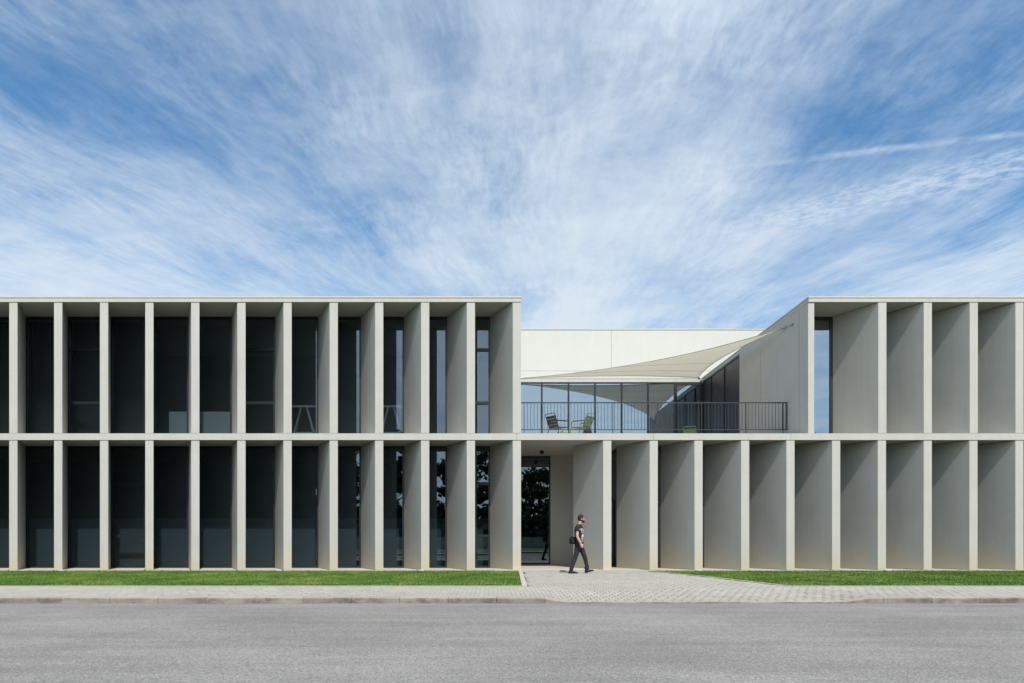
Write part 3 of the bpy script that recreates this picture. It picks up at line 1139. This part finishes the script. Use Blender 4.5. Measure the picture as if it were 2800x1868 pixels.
# ------------------------------------------------------------------ shade sail
def sail():
    A = Vector((1.42, 33.2 + CAM_Y, CAM_Z + 7.72))
    C = Vector((10.05, 33.45 + CAM_Y, CAM_Z + 7.80))
    B = Vector(((1797 - VPX) * 24.2 / F_PX, 24.2 + CAM_Y, CAM_Z + (1233 - 753.5) * 24.2 / F_PX))
    cen = (A + B + C) / 3
    root = empty("shade_sail", cen)
    tag(root, "cream triangular shade sail stretched over the terrace", "shade sail")
    N = 26
    def edge(P, Q, t, sag):
        m = P.lerp(Q, t)
        return m + (cen - (P + Q) / 2) * (sag * 4 * t * (1 - t))
    idx = {}
    V, F = [], []
    for i in range(N + 1):
        for j in range(N + 1 - i):
            k = N - i - j
            a, b, c = i / N, j / N, k / N
            # concave edges: pull by products of barycentrics
            p = A * a + B * b + C * c
            p = p + (cen - (A + B) / 2) * (0.62 * 4 * a * b) + (cen - (B + C) / 2) * (0.16 * 4 * b * c) + (cen - (A + C) / 2) * (0.16 * 4 * a * c)
            idx[(i, j)] = len(V)
            V.append(tuple(p - cen))
    for i in range(N):
        for j in range(N - i):
            F.append((idx[(i, j)], idx[(i + 1, j)], idx[(i, j + 1)]))
            if j < N - i - 1:
                F.append((idx[(i + 1, j)], idx[(i + 1, j + 1)], idx[(i, j + 1)]))
    me = bpy.data.meshes.new("canopy")
    me.from_pydata(V, [], F)
    me.polygons.foreach_set("use_smooth", [True] * len(F))
    cn = link("canopy", me, "sailcloth", root)
    sol = cn.modifiers.new("t", 'SOLIDIFY'); sol.thickness = 0.004
    # hems along the edges and two sewn seams
    eAB = [V[idx[(i, N - i)]] for i in range(N, -1, -1)]
    eBC = [V[idx[(0, j)]] for j in range(N, -1, -1)]
    eAC = [V[idx[(i, 0)]] for i in range(N, -1, -1)]
    for e in (eAB, eBC, eAC):
        MB().tube(e, 0.013, 6).build("hem", "seam", root, smooth=True)
    for jj in (5, 10):
        MB().tube([tuple(Vector(V[idx[(i, jj)]]) - Vector((0, 0, 0.006))) for i in range(N - jj, -1, -1)], 0.006, 5).build("seam", "seam", root)
    ends = [(A, Vector((X_LB + 0.01, A.y + 0.1, A.z + 0.04))), (B, Vector((X_SW - 0.01, 23.55 + CAM_Y, CAM_Z + (1233 - 746) * 23.6 / F_PX))), (C, Vector((X_SW - 0.06, TY - 0.04, Z_TOP0 - 0.0)))]
    for P, Q in ends:
        d = (Q - P)
        u = d.normalized()
        MB().tube([P - cen - u * 0.05, P - cen + u * 0.10, P - cen + u * 0.14], [0.035, 0.045, 0.02], 8).build("shackle", "steel", root)
        MB().tube([P - cen + u * 0.13, Q - cen], 0.011, 6).build("cable", "steel", root)
        MB().tube([Q - cen - u * 0.10, Q - cen - u * 0.02, Q - cen], [0.02, 0.03, 0.045], 8).build("anchor", "steel", root)


sail()


# ------------------------------------------------------------------ terrace chairs
def rounded(pts, r, n=4):
    out = [Vector(pts[0])]
    for i in range(1, len(pts) - 1):
        p0, p1, p2 = Vector(pts[i - 1]), Vector(pts[i]), Vector(pts[i + 1])
        a = p1 + (p0 - p1).normalized() * r
        b = p1 + (p2 - p1).normalized() * r
        for k in range(n + 1):
            t = k / n
            out.append(a.lerp(p1, t).lerp(p1.lerp(b, t), t))
    out.append(Vector(pts[-1]))
    return out


def chair(loc, rz, mat, label):
    """slatted metal armchair facing +x; back slats, top loop, arm loops, four legs"""
    r = empty("garden_chair", loc, rz)
    tag(r, label, "chair", "slatted chairs on the terrace")
    W = 0.25
    rec = 0.24
    bz0, bz1 = 0.40, 0.90
    def back(t):
        return Vector((-0.22 - rec * t * 0.9, 0, bz0 + (bz1 - bz0) * t))
    fr = [(-0.22, -W, bz0), tuple(back(1) + Vector((0, -W, 0))), tuple(back(1) + Vector((0, W, 0))), (-0.22, W, bz0)]
    MB().tube(rounded(fr, 0.05), 0.012, 8).build("back_frame", mat, r, smooth=True)
    ax = (back(1) - back(0)).normalized()
    nn = Vector((ax.z, 0, -ax.x))
    for k in range(4):
        t0, t1 = 0.03 + k * 0.205, 0.03 + k * 0.205 + 0.185
        a, b = back(t0), back(t1)
        q = []
        for p in (a, b):
            for s in (-1, 1):
                for o in (-0.004, 0.004):
                    q.append(p + Vector((0, s * (W - 0.005), 0)) + nn * o)
        MB().add(q, [(0, 1, 3, 2), (4, 6, 7, 5), (0, 2, 6, 4), (1, 5, 7, 3), (0, 4, 5, 1), (2, 3, 7, 6)]).build("back_slat", mat, r)
    for k in range(4):
        xa = -0.20 + k * 0.118
        MB().box(xa, xa + 0.106, -W, W, 0.405 + k * 0.012, 0.415 + k * 0.012).build("seat_slat", mat, r)
    MB().tube([(0.272, -W, 0.452), (0.272, W, 0.452)], 0.012, 8).build("seat_rail", mat, r)
    for s in (-1, 1):
        y = s * (W + 0.03)
        MB().tube(rounded([(-0.33, y, 0.635), (0.22, y, 0.66), (0.25, y, 0.42), (0.20, y, 0.41)], 0.07), 0.013, 8).build("arm", mat, r, smooth=True)
        MB().tube([(-0.30, y, 0.637), (0.16, y, 0.658)], [(0.016, 0.024)] * 2, 8).build("arm_rest", mat, r)
        MB().tube(rounded([(0.25, y, 0.45), (0.27, y, 0.30), (0.30, y, 0.0)], 0.08), 0.013, 8).build("leg", mat, r, smooth=True)
        MB().tube(rounded([(-0.18, y, 0.41), (-0.26, y, 0.30), (-0.34, y, 0.0)], 0.08), 0.013, 8).build("leg", mat, r, smooth=True)
        MB().tube([(-0.2, y, 0.40), (0.26, y, 0.44)], 0.011, 6).build("seat_rail", mat, r)
    return r


chair((2.40, 2.75, DECK), R(38), "black_metal", "black slatted metal armchair facing the green one on the terrace")
chair((3.24, 2.78, DECK), R(140), "green_metal_dark", "olive green slatted armchair facing the black one on the terrace")
chair((8.16, 5.8, DECK), R(66), "green_metal_dark", "green slatted chair standing alone by the dark side glazing")


def side_table(loc):
    r = empty("low_table", loc, R(12))
    tag(r, "light green low metal table between the two terrace chairs", "table")
    for k in range(4):
        MB().box(-0.24 + k * 0.122, -0.24 + k * 0.122 + 0.112, -0.22, 0.22, 0.37, 0.382).build("table_slat", "green_metal_light", r)
    MB().box(-0.24, 0.24, -0.23, -0.222, 0.31, 0.38).build("apron", "green_metal_light", r)
    for sx in (-1, 1):
        for sy in (-1, 1):
            MB().tube([(sx * 0.21, sy * 0.19, 0.37), (sx * 0.24, sy * 0.22, 0.0)], 0.014, 8).build("leg", "green_metal_light", r)


side_table((2.80, 3.35, DECK))
bg_ = empty("tote_bag", (3.42, 2.55, DECK), R(10))
tag(bg_, "dark slumped bag beneath the olive green terrace chair", "bag")
tm = MB()
tm.tube([(0, 0, 0), (0, 0, 0.05), (0.01, 0, 0.22), (0.0, 0.0, 0.33), (-0.01, 0, 0.36)], [(0.10, 0.16), (0.11, 0.19), (0.10, 0.18), (0.06, 0.15), (0.02, 0.12)], 14)
tm.build("bag_body", "black_cloth", bg_, smooth=True)
MB().tube(rounded([(0, -0.08, 0.33), (0.02, -0.05, 0.47), (0.02, 0.05, 0.47), (0, 0.08, 0.33)], 0.05), 0.009, 6).build("handle", "black_cloth", bg_)


# ------------------------------------------------------------------ things behind the glass
def trestle(loc, label):
    r = empty("trestle", loc)
    tag(r, label, "trestle", "trestles behind the upper windows")
    H = 1.27
    MB().box(-0.42, 0.42, -0.03, 0.03, H - 0.06, H).build("top_bar", "trestle_paint", r)
    for s in (-1, 1):
        for yv in (-0.02, 0.28):
            MB().tube([(s * 0.10, 0.0, H - 0.06), (s * 0.42, yv, 0.0)], 0.028, 4).build("leg", "trestle_paint", r)
    MB().box(-0.30, 0.30, -0.03, -0.01, 0.28, 0.33).build("cross_bar", "trestle_paint", r)


F1 = Z_MID1
TRY = 1.85
trestle((wx(697, TRY), TRY, F1), "pale A shaped trestle behind the upper glass, the left one of two")
trestle((wx(897, TRY), TRY, F1), "pale A shaped trestle behind the upper glass beside a strip of reflected sky")
ds = empty("reception_desk", (wx(458, 2.1), 2.1, F1))
tag(ds, "low pale desk front standing behind the dark upper windows at left", "desk")
hw = (wx(528, 2.1) - wx(388, 2.1)) / 2
MB().box(-hw, hw, 0, 0.03, 0.02, wz(945, 2.1) - F1).build("front_panel", "white_board", ds)
MB().box(-hw, hw, 0.03, 0.62, wz(945, 2.1) - F1 - 0.05, wz(945, 2.1) - F1 - 0.015).build("desk_top", "white_board", ds)
for s in (-1, 1):
    MB().box(s * hw - (0.03 if s > 0 else 0), s * hw + (0 if s > 0 else 0.03), 0.032, 0.6, 0.0, wz(945, 2.1) - F1 - 0.052).build("side_panel", "white_board", ds)

# lamp under the entrance soffit
sp = empty("ceiling_spotlight", (wx(1243.5, 2.7), 2.7, Z_MID0 - 0.012))
tag(sp, "small black box spotlight under the entrance soffit", "lamp")
MB().box(-0.068, 0.068, -0.068, 0.068, -0.115, 0.0).build("housing", "black_plastic", sp)
MB().box(-0.05, 0.05, -0.05, 0.05, -0.122, -0.115).build("lens", "steel", sp)

# recessed ground lamps along the lawn
gl_px = [(142, "flush ground lamp below the second fin from the left"), (640, "flush ground lamp below the fin in the middle of the left lawn"),
         (967, "flush ground lamp near the right end of the left lawn"), (1605, "flush ground lamp at the tip of the right lawn"),
         (2038, "flush ground lamp on the right lawn towards the picture edge")]
for px, lab in gl_px:
    yv = -0.32
    g = empty("ground_lamp", (wx(px, yv), yv, 0.0))
    tag(g, lab, "lamp", "ground lamps along the facade")
    MB().tube([(0, 0, -0.03), (0, 0, 0.045)], [0.135, 0.135], 20).build("ring", "steel", g)
    MB().tube([(0, 0, 0.045), (0, 0, 0.05)], [0.105, 0.10], 20).build("lens", "white_board", g)


# ------------------------------------------------------------------ the walking man
def man():
    MX, MY = 2.64, -1.42
    root = empty("person", (MX, MY, 0.0))
    tag(root, "man in black printed t-shirt, dark jeans and sunglasses walking past the entrance", "person")
    TW = R(-24)          # chest turned a little to the viewer

    def rt(p, c=(0.0, 0.0)):
        x, y = p[0] - c[0], p[1] - c[1]
        return Vector((c[0] + x * math.cos(TW) - y * math.sin(TW), c[1] + x * math.sin(TW) + y * math.cos(TW), p[2]))

    # joints: near side is -y (his right)
    shR, elR, wrR = Vector((-0.085, -0.205, 1.395)), Vector((-0.095, -0.265, 1.135)), Vector((0.010, -0.285, 0.915))
    shL, elL, wrL = Vector((0.06, 0.195, 1.395)), Vector((-0.02, 0.255, 1.13)), Vector((-0.06, 0.255, 0.90))
    hipF, knF, anF = Vector((0.03, 0.085, 0.88)), Vector((0.190, 0.09, 0.478)), Vector((0.268, 0.095, 0.135))
    hipR, knR, anR = Vector((-0.03, -0.085, 0.88)), Vector((-0.135, -0.09, 0.475)), Vector((-0.262, -0.095, 0.115))
    hc = Vector((0.060, -0.005, 1.680))

    # ---- body: one continuous skin (head, neck, trunk, arms with hands, legs)
    b = MB()

    def head_fn(p):
        q = p.copy()
        if q.z < -0.2:
            k = (-0.2 - q.z) / 0.8
            q.y *= 1 - 0.35 * k
            if q.x < 0:
                q.x *= 1 - 0.45 * k
            else:
                q.x = q.x * (1 - 0.1 * k) + 0.10 * k
        if q.x > 0.55:
            q.x = 0.55 + (q.x - 0.55) * 0.7
        return q

    b.ball(hc, (0.106, 0.083, 0.130), 24, 18, head_fn)
    b.tube([hc + Vector((0.072, 0, 0.012)), hc + Vector((0.098, 0, -0.018)), hc + Vector((0.110, 0, -0.034)), hc + Vector((0.085, 0, -0.045))], [0.010, 0.013, 0.016, 0.011], 8)   # nose
    b.ball(hc + Vector((0.088, 0, -0.072)), (0.012, 0.024, 0.008), 8, 6)                 # lips
    b.ball(hc + Vector((0.078, 0, -0.108)), (0.020, 0.026, 0.018), 8, 6)                 # chin
    for s in (-1, 1):
        b.ball(hc + Vector((-0.008, s * 0.080, -0.012)), (0.018, 0.009, 0.032), 10, 8)   # ears
    b.tube([Vector((0.0, 0, 1.42)), Vector((0.015, 0, 1.52)), Vector((0.035, 0, 1.62))], [0.072, 0.060, 0.058], 14)
    tr = [(0.0, 0.845, 0.098, 0.155), (0.0, 0.95, 0.098, 0.155), (-0.005, 1.08, 0.098, 0.145), (0.0, 1.20, 0.108, 0.162), (-0.01, 1.32, 0.115, 0.175), (-0.012, 1.41, 0.088, 0.150), (-0.005, 1.47, 0.060, 0.085)]
    rows = []
    for (x0, z0, ra, rb) in tr:
        rows.append([rt((x0 + math.cos(q) * ra, math.sin(q) * rb, z0)) for q in [2 * math.pi * k / 20 for k in range(20)]])

    def loft(mb, rows):
        n = len(rows[0]); base = len(mb.v)
        mb.add([p for r in rows for p in r], [(i * n + j, i * n + (j + 1) % n, (i + 1) * n + (j + 1) % n, (i + 1) * n + j) for i in range(len(rows) - 1) for j in range(n)]
               + [tuple(range(n - 1, -1, -1)), tuple((len(rows) - 1) * n + j for j in range(n))])
    loft(b, rows)
    for sh, el, wr in ((shR, elR, wrR), (shL, elL, wrL)):
        b.tube([sh, sh.lerp(el, 0.35), el, el.lerp(wr, 0.35), wr], [0.056, 0.050, 0.040, 0.041, 0.028], 12)
        d = (wr - el).normalized()
        fwd = Vector((1, 0, 0)) - d * d.x
        fwd.normalize()
        side = d.cross(fwd)
        palm = wr + d * 0.05
        b.tube([wr - d * 0.01, wr + d * 0.03, wr + d * 0.085], [(0.018, 0.026), (0.018, 0.038), (0.015, 0.040)], 12)
        inw = Vector((0, 1, 0)) if sh.y < 0 else Vector((0, -1, 0))
        for k in range(4):
            o = fwd * (0.030 - 0.020 * k)
            ln = (0.072, 0.080, 0.075, 0.058)[k]
            p0 = wr + d * 0.075 + o
            p1 = p0 + d * ln * 0.5 + inw * 0.006
            p2 = p0 + d * ln * 0.85 + inw * 0.022 - fwd * 0.004
            p3 = p0 + d * ln * 0.95 + inw * 0.038 - fwd * 0.008
            b.tube([p0, p1, p2, p3], [0.0095, 0.009, 0.0082, 0.007], 8)
        t0 = wr + d * 0.025 + fwd * 0.030
        b.tube([t0, t0 + d * 0.03 + fwd * 0.022 + inw * 0.008, t0 + d * 0.062 + fwd * 0.026 + inw * 0.016], [0.012, 0.011, 0.009], 8)
    for hip, kn, an in ((hipF, knF, anF), (hipR, knR, anR)):
        b.tube([hip, hip.lerp(kn, 0.5), kn, kn.lerp(an, 0.35), an], [0.078, 0.068, 0.050, 0.048, 0.034], 12)
    me = fused(b, "body", 0.007, 3)
    link("body", me, "skin", root)

    # ---- t-shirt
    s = MB()
    tr = [(-0.004, 0.83, 0.134, 0.186), (-0.004, 0.93, 0.130, 0.182), (-0.004, 1.06, 0.128, 0.174), (0.002, 1.18, 0.136, 0.190), (-0.006, 1.32, 0.142, 0.200), (-0.012, 1.42, 0.116, 0.182), (-0.008, 1.478, 0.082, 0.112), (0.004, 1.512, 0.070, 0.076)]
    rows = []
    for (x0, z0, ra, rb) in tr:
        rows.append([rt((x0 + math.cos(q) * ra * (1 + 0.02 * math.sin(5 * q + z0 * 17)), math.sin(q) * rb * (1 + 0.02 * math.sin(4 * q + z0 * 23)), z0)) for q in [2 * math.pi * k / 32 for k in range(32)]])
    loft(s, rows)
    for sh, el in ((shR, elR), (shL, elL)):
        s.tube([sh + Vector((0.02, 0.05 if sh.y < 0 else -0.05, 0.02)), sh, sh.lerp(el, 0.22), sh.lerp(el, 0.42)], [0.060, 0.072, 0.070, 0.070], 14)
    link("shirt", fused(s, "shirt", 0.008, 2), "shirt_cloth", root)

    # ---- print on the shirt front: lettering, branch marks, skull
    def onchest(a, z, lift=0.007):
        """a = angle round the chest from its front, towards the viewer positive"""
        q = -a
        lo = tr[0]
        for r0, r1 in zip(tr, tr[1:]):
            if r0[1] <= z <= r1[1]:
                k = (z - r0[1]) / (r1[1] - r0[1])
                x0, ra, rb = [r0[i] + (r1[i] - r0[i]) * k for i in (0, 2, 3)]
                break
        return rt((x0 + math.cos(q) * (ra + lift), math.sin(q) * (rb + lift), z))
    pr = MB()

    def patch(a0, a1, z0, z1, sk=0.0):
        n = 4
        V, F = [], []
        for i in range(n + 1):
            aa = a0 + (a1 - a0) * i / n
            for zz in (z0, z1):
                for lf in (0.004, 0.009):
                    V.append(onchest(aa, zz + sk * (i / n), lf))
        for i in range(n):
            c = 4 * i
            F += [(c + 1, c + 5, c + 7, c + 3), (c + 3, c + 7, c + 6, c + 2), (c, c + 4, c + 5, c + 1)]
        pr.add(V, F)
    # blackletter-like strokes of the band lettering "Lamb of"
    zt = 1.335
    glyphs = {'L': [(0, .3, 0, 1.25), (0, .9, 0, .25)], 'a': [(0, .28, 0, .8), (.55, .85, 0, .8), (.1, .8, .62, .85), (.1, .8, .0, .18), (.1, .8, .34, .5)],
              'm': [(0, .22, 0, .8), (.38, .6, 0, .8), (.76, .98, 0, .8), (.05, .95, .62, .85)], 'b': [(0, .26, 0, 1.25), (.55, .82, 0, .75), (.1, .75, .58, .8), (.1, .75, 0, .18)],
              'o': [(0, .26, 0, .8), (.55, .82, 0, .8), (.1, .75, .6, .82), (.1, .75, 0, .2)], 'f': [(.2, .46, 0, 1.2), (.2, .85, 1.0, 1.25), (0, .7, .58, .76)]}
    a = 1.08
    for ch in "Lamb of":
        if ch == ' ':
            a -= 0.20
            continue
        for (u0, u1, v0, v1) in glyphs[ch]:
            patch(a - u0 * 0.20, a - u1 * 0.20, zt + v0 * 0.042, zt + v1 * 0.042)
        a -= 0.24
    for k, (a0, a1, z0, dz) in enumerate([(0.75, 0.45, 1.30, 0.012), (0.35, -0.1, 1.305, -0.012), (0.62, 0.42, 1.245, 0.02), (0.30, 0.05, 1.255, 0.02), (0.78, 0.55, 1.27, -0.018), (0.45, 0.3, 1.22, 0.03), (0.2, 0.08, 1.21, 0.03)]):
        patch(a0, a1, z0, z0 + 0.016, dz)
    # skull: dome, cheeks, teeth, leaving the sockets dark; wreath under it
    for (a0, a1, z0, z1) in [(0.62, 0.10, 1.155, 1.205), (0.68, 0.04, 1.115, 1.160), (0.68, 0.60, 1.075, 1.118), (0.42, 0.30, 1.065, 1.118), (0.12, 0.04, 1.075, 1.118), (0.60, 0.12, 1.050, 1.072),
                             (0.54, 0.48, 1.02, 1.048), (0.44, 0.39, 1.018, 1.048), (0.34, 0.29, 1.018, 1.048), (0.24, 0.19, 1.02, 1.048)]:
        patch(a0, a1, z0, z1)
    for (a0, a1, z0, dz) in [(0.92, 0.66, 1.0, -0.02), (0.66, 0.36, 0.98, -0.006), (0.36, 0.05, 0.975, 0.008), (1.0, 0.9, 1.08, -0.06)]:
        patch(a0, a1, z0, z0 + 0.014, dz)
    pr.build("shirt_print", "shirt_print", root)

    # ---- jeans
    j = MB()
    rows = []
    for (x0, z0, ra, rb) in [(0.0, 0.79, 0.112, 0.165), (0.0, 0.86, 0.116, 0.172), (-0.002, 0.94, 0.108, 0.165)]:
        rows.append([Vector((x0 + math.cos(q) * ra, math.sin(q) * rb, z0)) for q in [2 * math.pi * k / 24 for k in range(24)]])
    loft(j, rows)
    for hip, kn, an in ((hipF, knF, anF), (hipR, knR, anR)):
        top = an - (kn - an).normalized() * 0.01
        pts = [hip + Vector((0, 0, 0.03)), hip.lerp(kn, 0.3), hip.lerp(kn, 0.65), kn, kn.lerp(top, 0.3), kn.lerp(top, 0.65), kn.lerp(top, 0.86), top]
        j.tube(pts, [0.098, 0.094, 0.078, 0.067, 0.065, 0.058, 0.062, 0.060], 16)
    me = fused(j, "jeans", 0.008, 2)
    # creases behind knees and at hems
    co = np.empty(len(me.vertices) * 3); me.vertices.foreach_get("co", co); co = co.reshape(-1, 3)
    no = np.empty(len(me.vertices) * 3); me.vertices.foreach_get("normal", no); no = no.reshape(-1, 3)
    amp = 0.0016 * (np.exp(-((co[:, 2] - 0.46) / 0.13) ** 2) + 1.2 * np.exp(-((co[:, 2] - 0.19) / 0.07) ** 2) + 0.7 * np.exp(-((co[:, 2] - 0.80) / 0.08) ** 2))
    co += no * (amp * np.sin(co[:, 2] * 95 + co[:, 0] * 70 + co[:, 1] * 55 + 2.0 * np.sin(co[:, 2] * 31 + co[:, 1] * 40)))[:, None]
    me.vertices.foreach_set("co", co.ravel())
    link("jeans", me, "jeans", root)

    # ---- shoes: ankle boots, rear one flat, front one landing on its heel
    def shoe(an, pitch, lift, legd):
        m = MB()
        prof = [(-0.075, 0.030, 0.0, 0.075), (-0.050, 0.038, 0.0, 0.10), (0.0, 0.040, 0.0, 0.115), (0.06, 0.044, 0.0, 0.088), (0.12, 0.048, 0.0, 0.066), (0.165, 0.044, 0.002, 0.052), (0.20, 0.024, 0.008, 0.036)]
        rws = []
        for (px_, hw_, z0, z1) in prof:
            ring = []
            for k in range(14):
                q = 2 * math.pi * k / 14
                yy = math.cos(q) * hw_ * (1.0 if math.sin(q) < 0.2 else 0.9)
                zz = (z0 + z1) / 2 + math.sin(q) * (z1 - z0) / 2
                if math.sin(q) < -0.5:
                    zz = z0
                ring.append(Vector((px_, yy, zz)))
            rws.append(ring)
        m2 = MB()
        loft(m2, rws)
        rot = Matrix.Rotation(-pitch, 3, 'Y')
        piv = Vector((-0.07, 0, 0))
        m2.v = [tuple(rot @ (Vector(p) - piv) + piv + Vector((an.x, an.y, lift))) for p in m2.v]
        a0 = rot @ (Vector((-0.018, 0, 0.065)) - piv) + piv + Vector((an.x, an.y, lift))
        m2.tube([a0 - legd * 0.02, a0 + legd * 0.05, a0 + legd * 0.12], [(0.048, 0.042), (0.046, 0.042), (0.046, 0.043)], 14)
        sh = link("shoe", fused(m2, "shoe", 0.006, 2), "shoe_black", root)
        so = MB()
        out = [(-0.078, 0.028), (-0.05, 0.041), (0.0, 0.042), (0.06, 0.046), (0.12, 0.051), (0.17, 0.046), (0.205, 0.024)]
        poly = [(a_, -w_) for a_, w_ in out] + [(a_, w_) for a_, w_ in reversed(out)]
        so.prism(poly, -0.002, 0.022)
        so.v = [tuple(rot @ (Vector(p) - piv) + piv + Vector((an.x, an.y, lift))) for p in so.v]
        so.build("sole", "black_plastic", sh)
    shoe(anR, R(0), 0.003, (knR - anR).normalized())
    shoe(anF, R(15), 0.004, (knF - anF).normalized())

    # ---- hair, beard, sunglasses, strap
    h = MB()
    V, F = [], []
    nu, nv = 28, 16
    for i in range(nv + 1):
        th = math.pi * 0.72 * i / nv
        for k in range(nu):
            ph = 2 * math.pi * k / nu
            p = Vector((math.sin(th) * math.cos(ph), math.sin(th) * math.sin(ph), math.cos(th)))
            front = max(0.0, math.cos(ph))
            lim = 0.72 - 0.42 * front ** 0.6
            th2 = min(th, math.pi * lim)
            p = Vector((math.sin(th2) * math.cos(ph), math.sin(th2) * math.sin(ph), math.cos(th2)))
            q = head_fn(p)
            f = 1.045 if th2 < math.pi * lim - 1e-6 else 1.0
            if p.z < 0:
                f *= 1.0 - 0.02
            h.v.append(tuple(hc + Vector((q.x * 0.106 * f - 0.002, q.y * 0.083 * f, q.z * 0.130 * f))))
    for i in range(nv):
        for k in range(nu):
            h.f.append((i * nu + k, (i + 1) * nu + k, (i + 1) * nu + (k + 1) % nu, i * nu + (k + 1) % nu))
    h.build("hair", "hair", root, smooth=True)
    bd = MB()
    rws = []
    for i in range(9):
        tpar = i / 8
        ph = (tpar - 0.5) * 2 * R(100)
        c, s_ = math.cos(ph), math.sin(ph)
        up = 0.02 if abs(tpar - 0.5) > 0.4 else (-0.058 if abs(tpar - 0.5) < 0.14 else -0.055)
        dn = -0.122 if abs(tpar - 0.5) < 0.3 else -0.085 if abs(tpar - 0.5) < 0.42 else -0.03
        ring = []
        for zz, f in ((up, 0.99), (up, 1.07), ((up + dn) / 2, 1.07), (dn, 1.0), (dn - 0.004, 0.72)):
            tap = 1.0 - max(0.0, (-zz - 0.03)) * 2.2
            ring.append(hc + Vector((c * 0.099 * f * (1 if c < 0 else 0.99) + 0.004, s_ * 0.078 * f * tap, zz)))
        rws.append(ring)
    loft(bd, rws)
    bd.build("beard", "hair", root, smooth=True)
    gl = empty("sunglasses", hc); gl.parent = root
    for s_ in (-1, 1):
        MB().ball((0.082, s_ * 0.036, 0.010), (0.014, 0.029, 0.023), 12, 8).build("lens", "lens_dark", gl, smooth=True)
        MB().tube([(0.080, s_ * 0.066, 0.016), (0.03, s_ * 0.082, 0.014), (-0.015, s_ * 0.084, 0.008)], 0.0045, 6).build("temple", "black_plastic", gl)
    MB().tube([(0.094, -0.012, 0.014), (0.098, 0, 0.016), (0.094, 0.012, 0.014)], 0.004, 6).build("bridge", "black_plastic", gl)

    # ---- shoulder bag behind his hip
    bag = empty("shoulder_bag", (MX - 0.19, MY + 0.02, 0.90))
    tag(bag, "small black camera bag carried behind the walking man", "bag")
    m = MB()
    m.tube([(0, 0, 0.0), (0, 0, 0.02), (0.0, 0, 0.14), (-0.004, 0, 0.205), (0, 0, 0.225)], [(0.13, 0.09), (0.15, 0.108), (0.15, 0.110), (0.135, 0.098), (0.115, 0.08)], 16)
    bo = m.build("bag_body", "black_cloth", bag, smooth=True)
    MB().box(-0.05, 0.04, -0.17, -0.145, 0.03, 0.13).build("pocket", "black_cloth", bag)
    # strap over the far shoulder
    def P(x_, y_, z_):
        return Vector((x_ + 0.215, y_ - 0.02, z_ - 0.90))
    MB().tube([P(-0.21, 0.02, 1.11), P(-0.14, 0.06, 1.22), P(-0.105, 0.11, 1.36), P(-0.03, 0.145, 1.462), P(0.06, 0.12, 1.43), P(0.125, 0.02, 1.30)], [(0.016, 0.004)] * 6, 6).build("strap", "black_plastic", bag, smooth=True)


man()
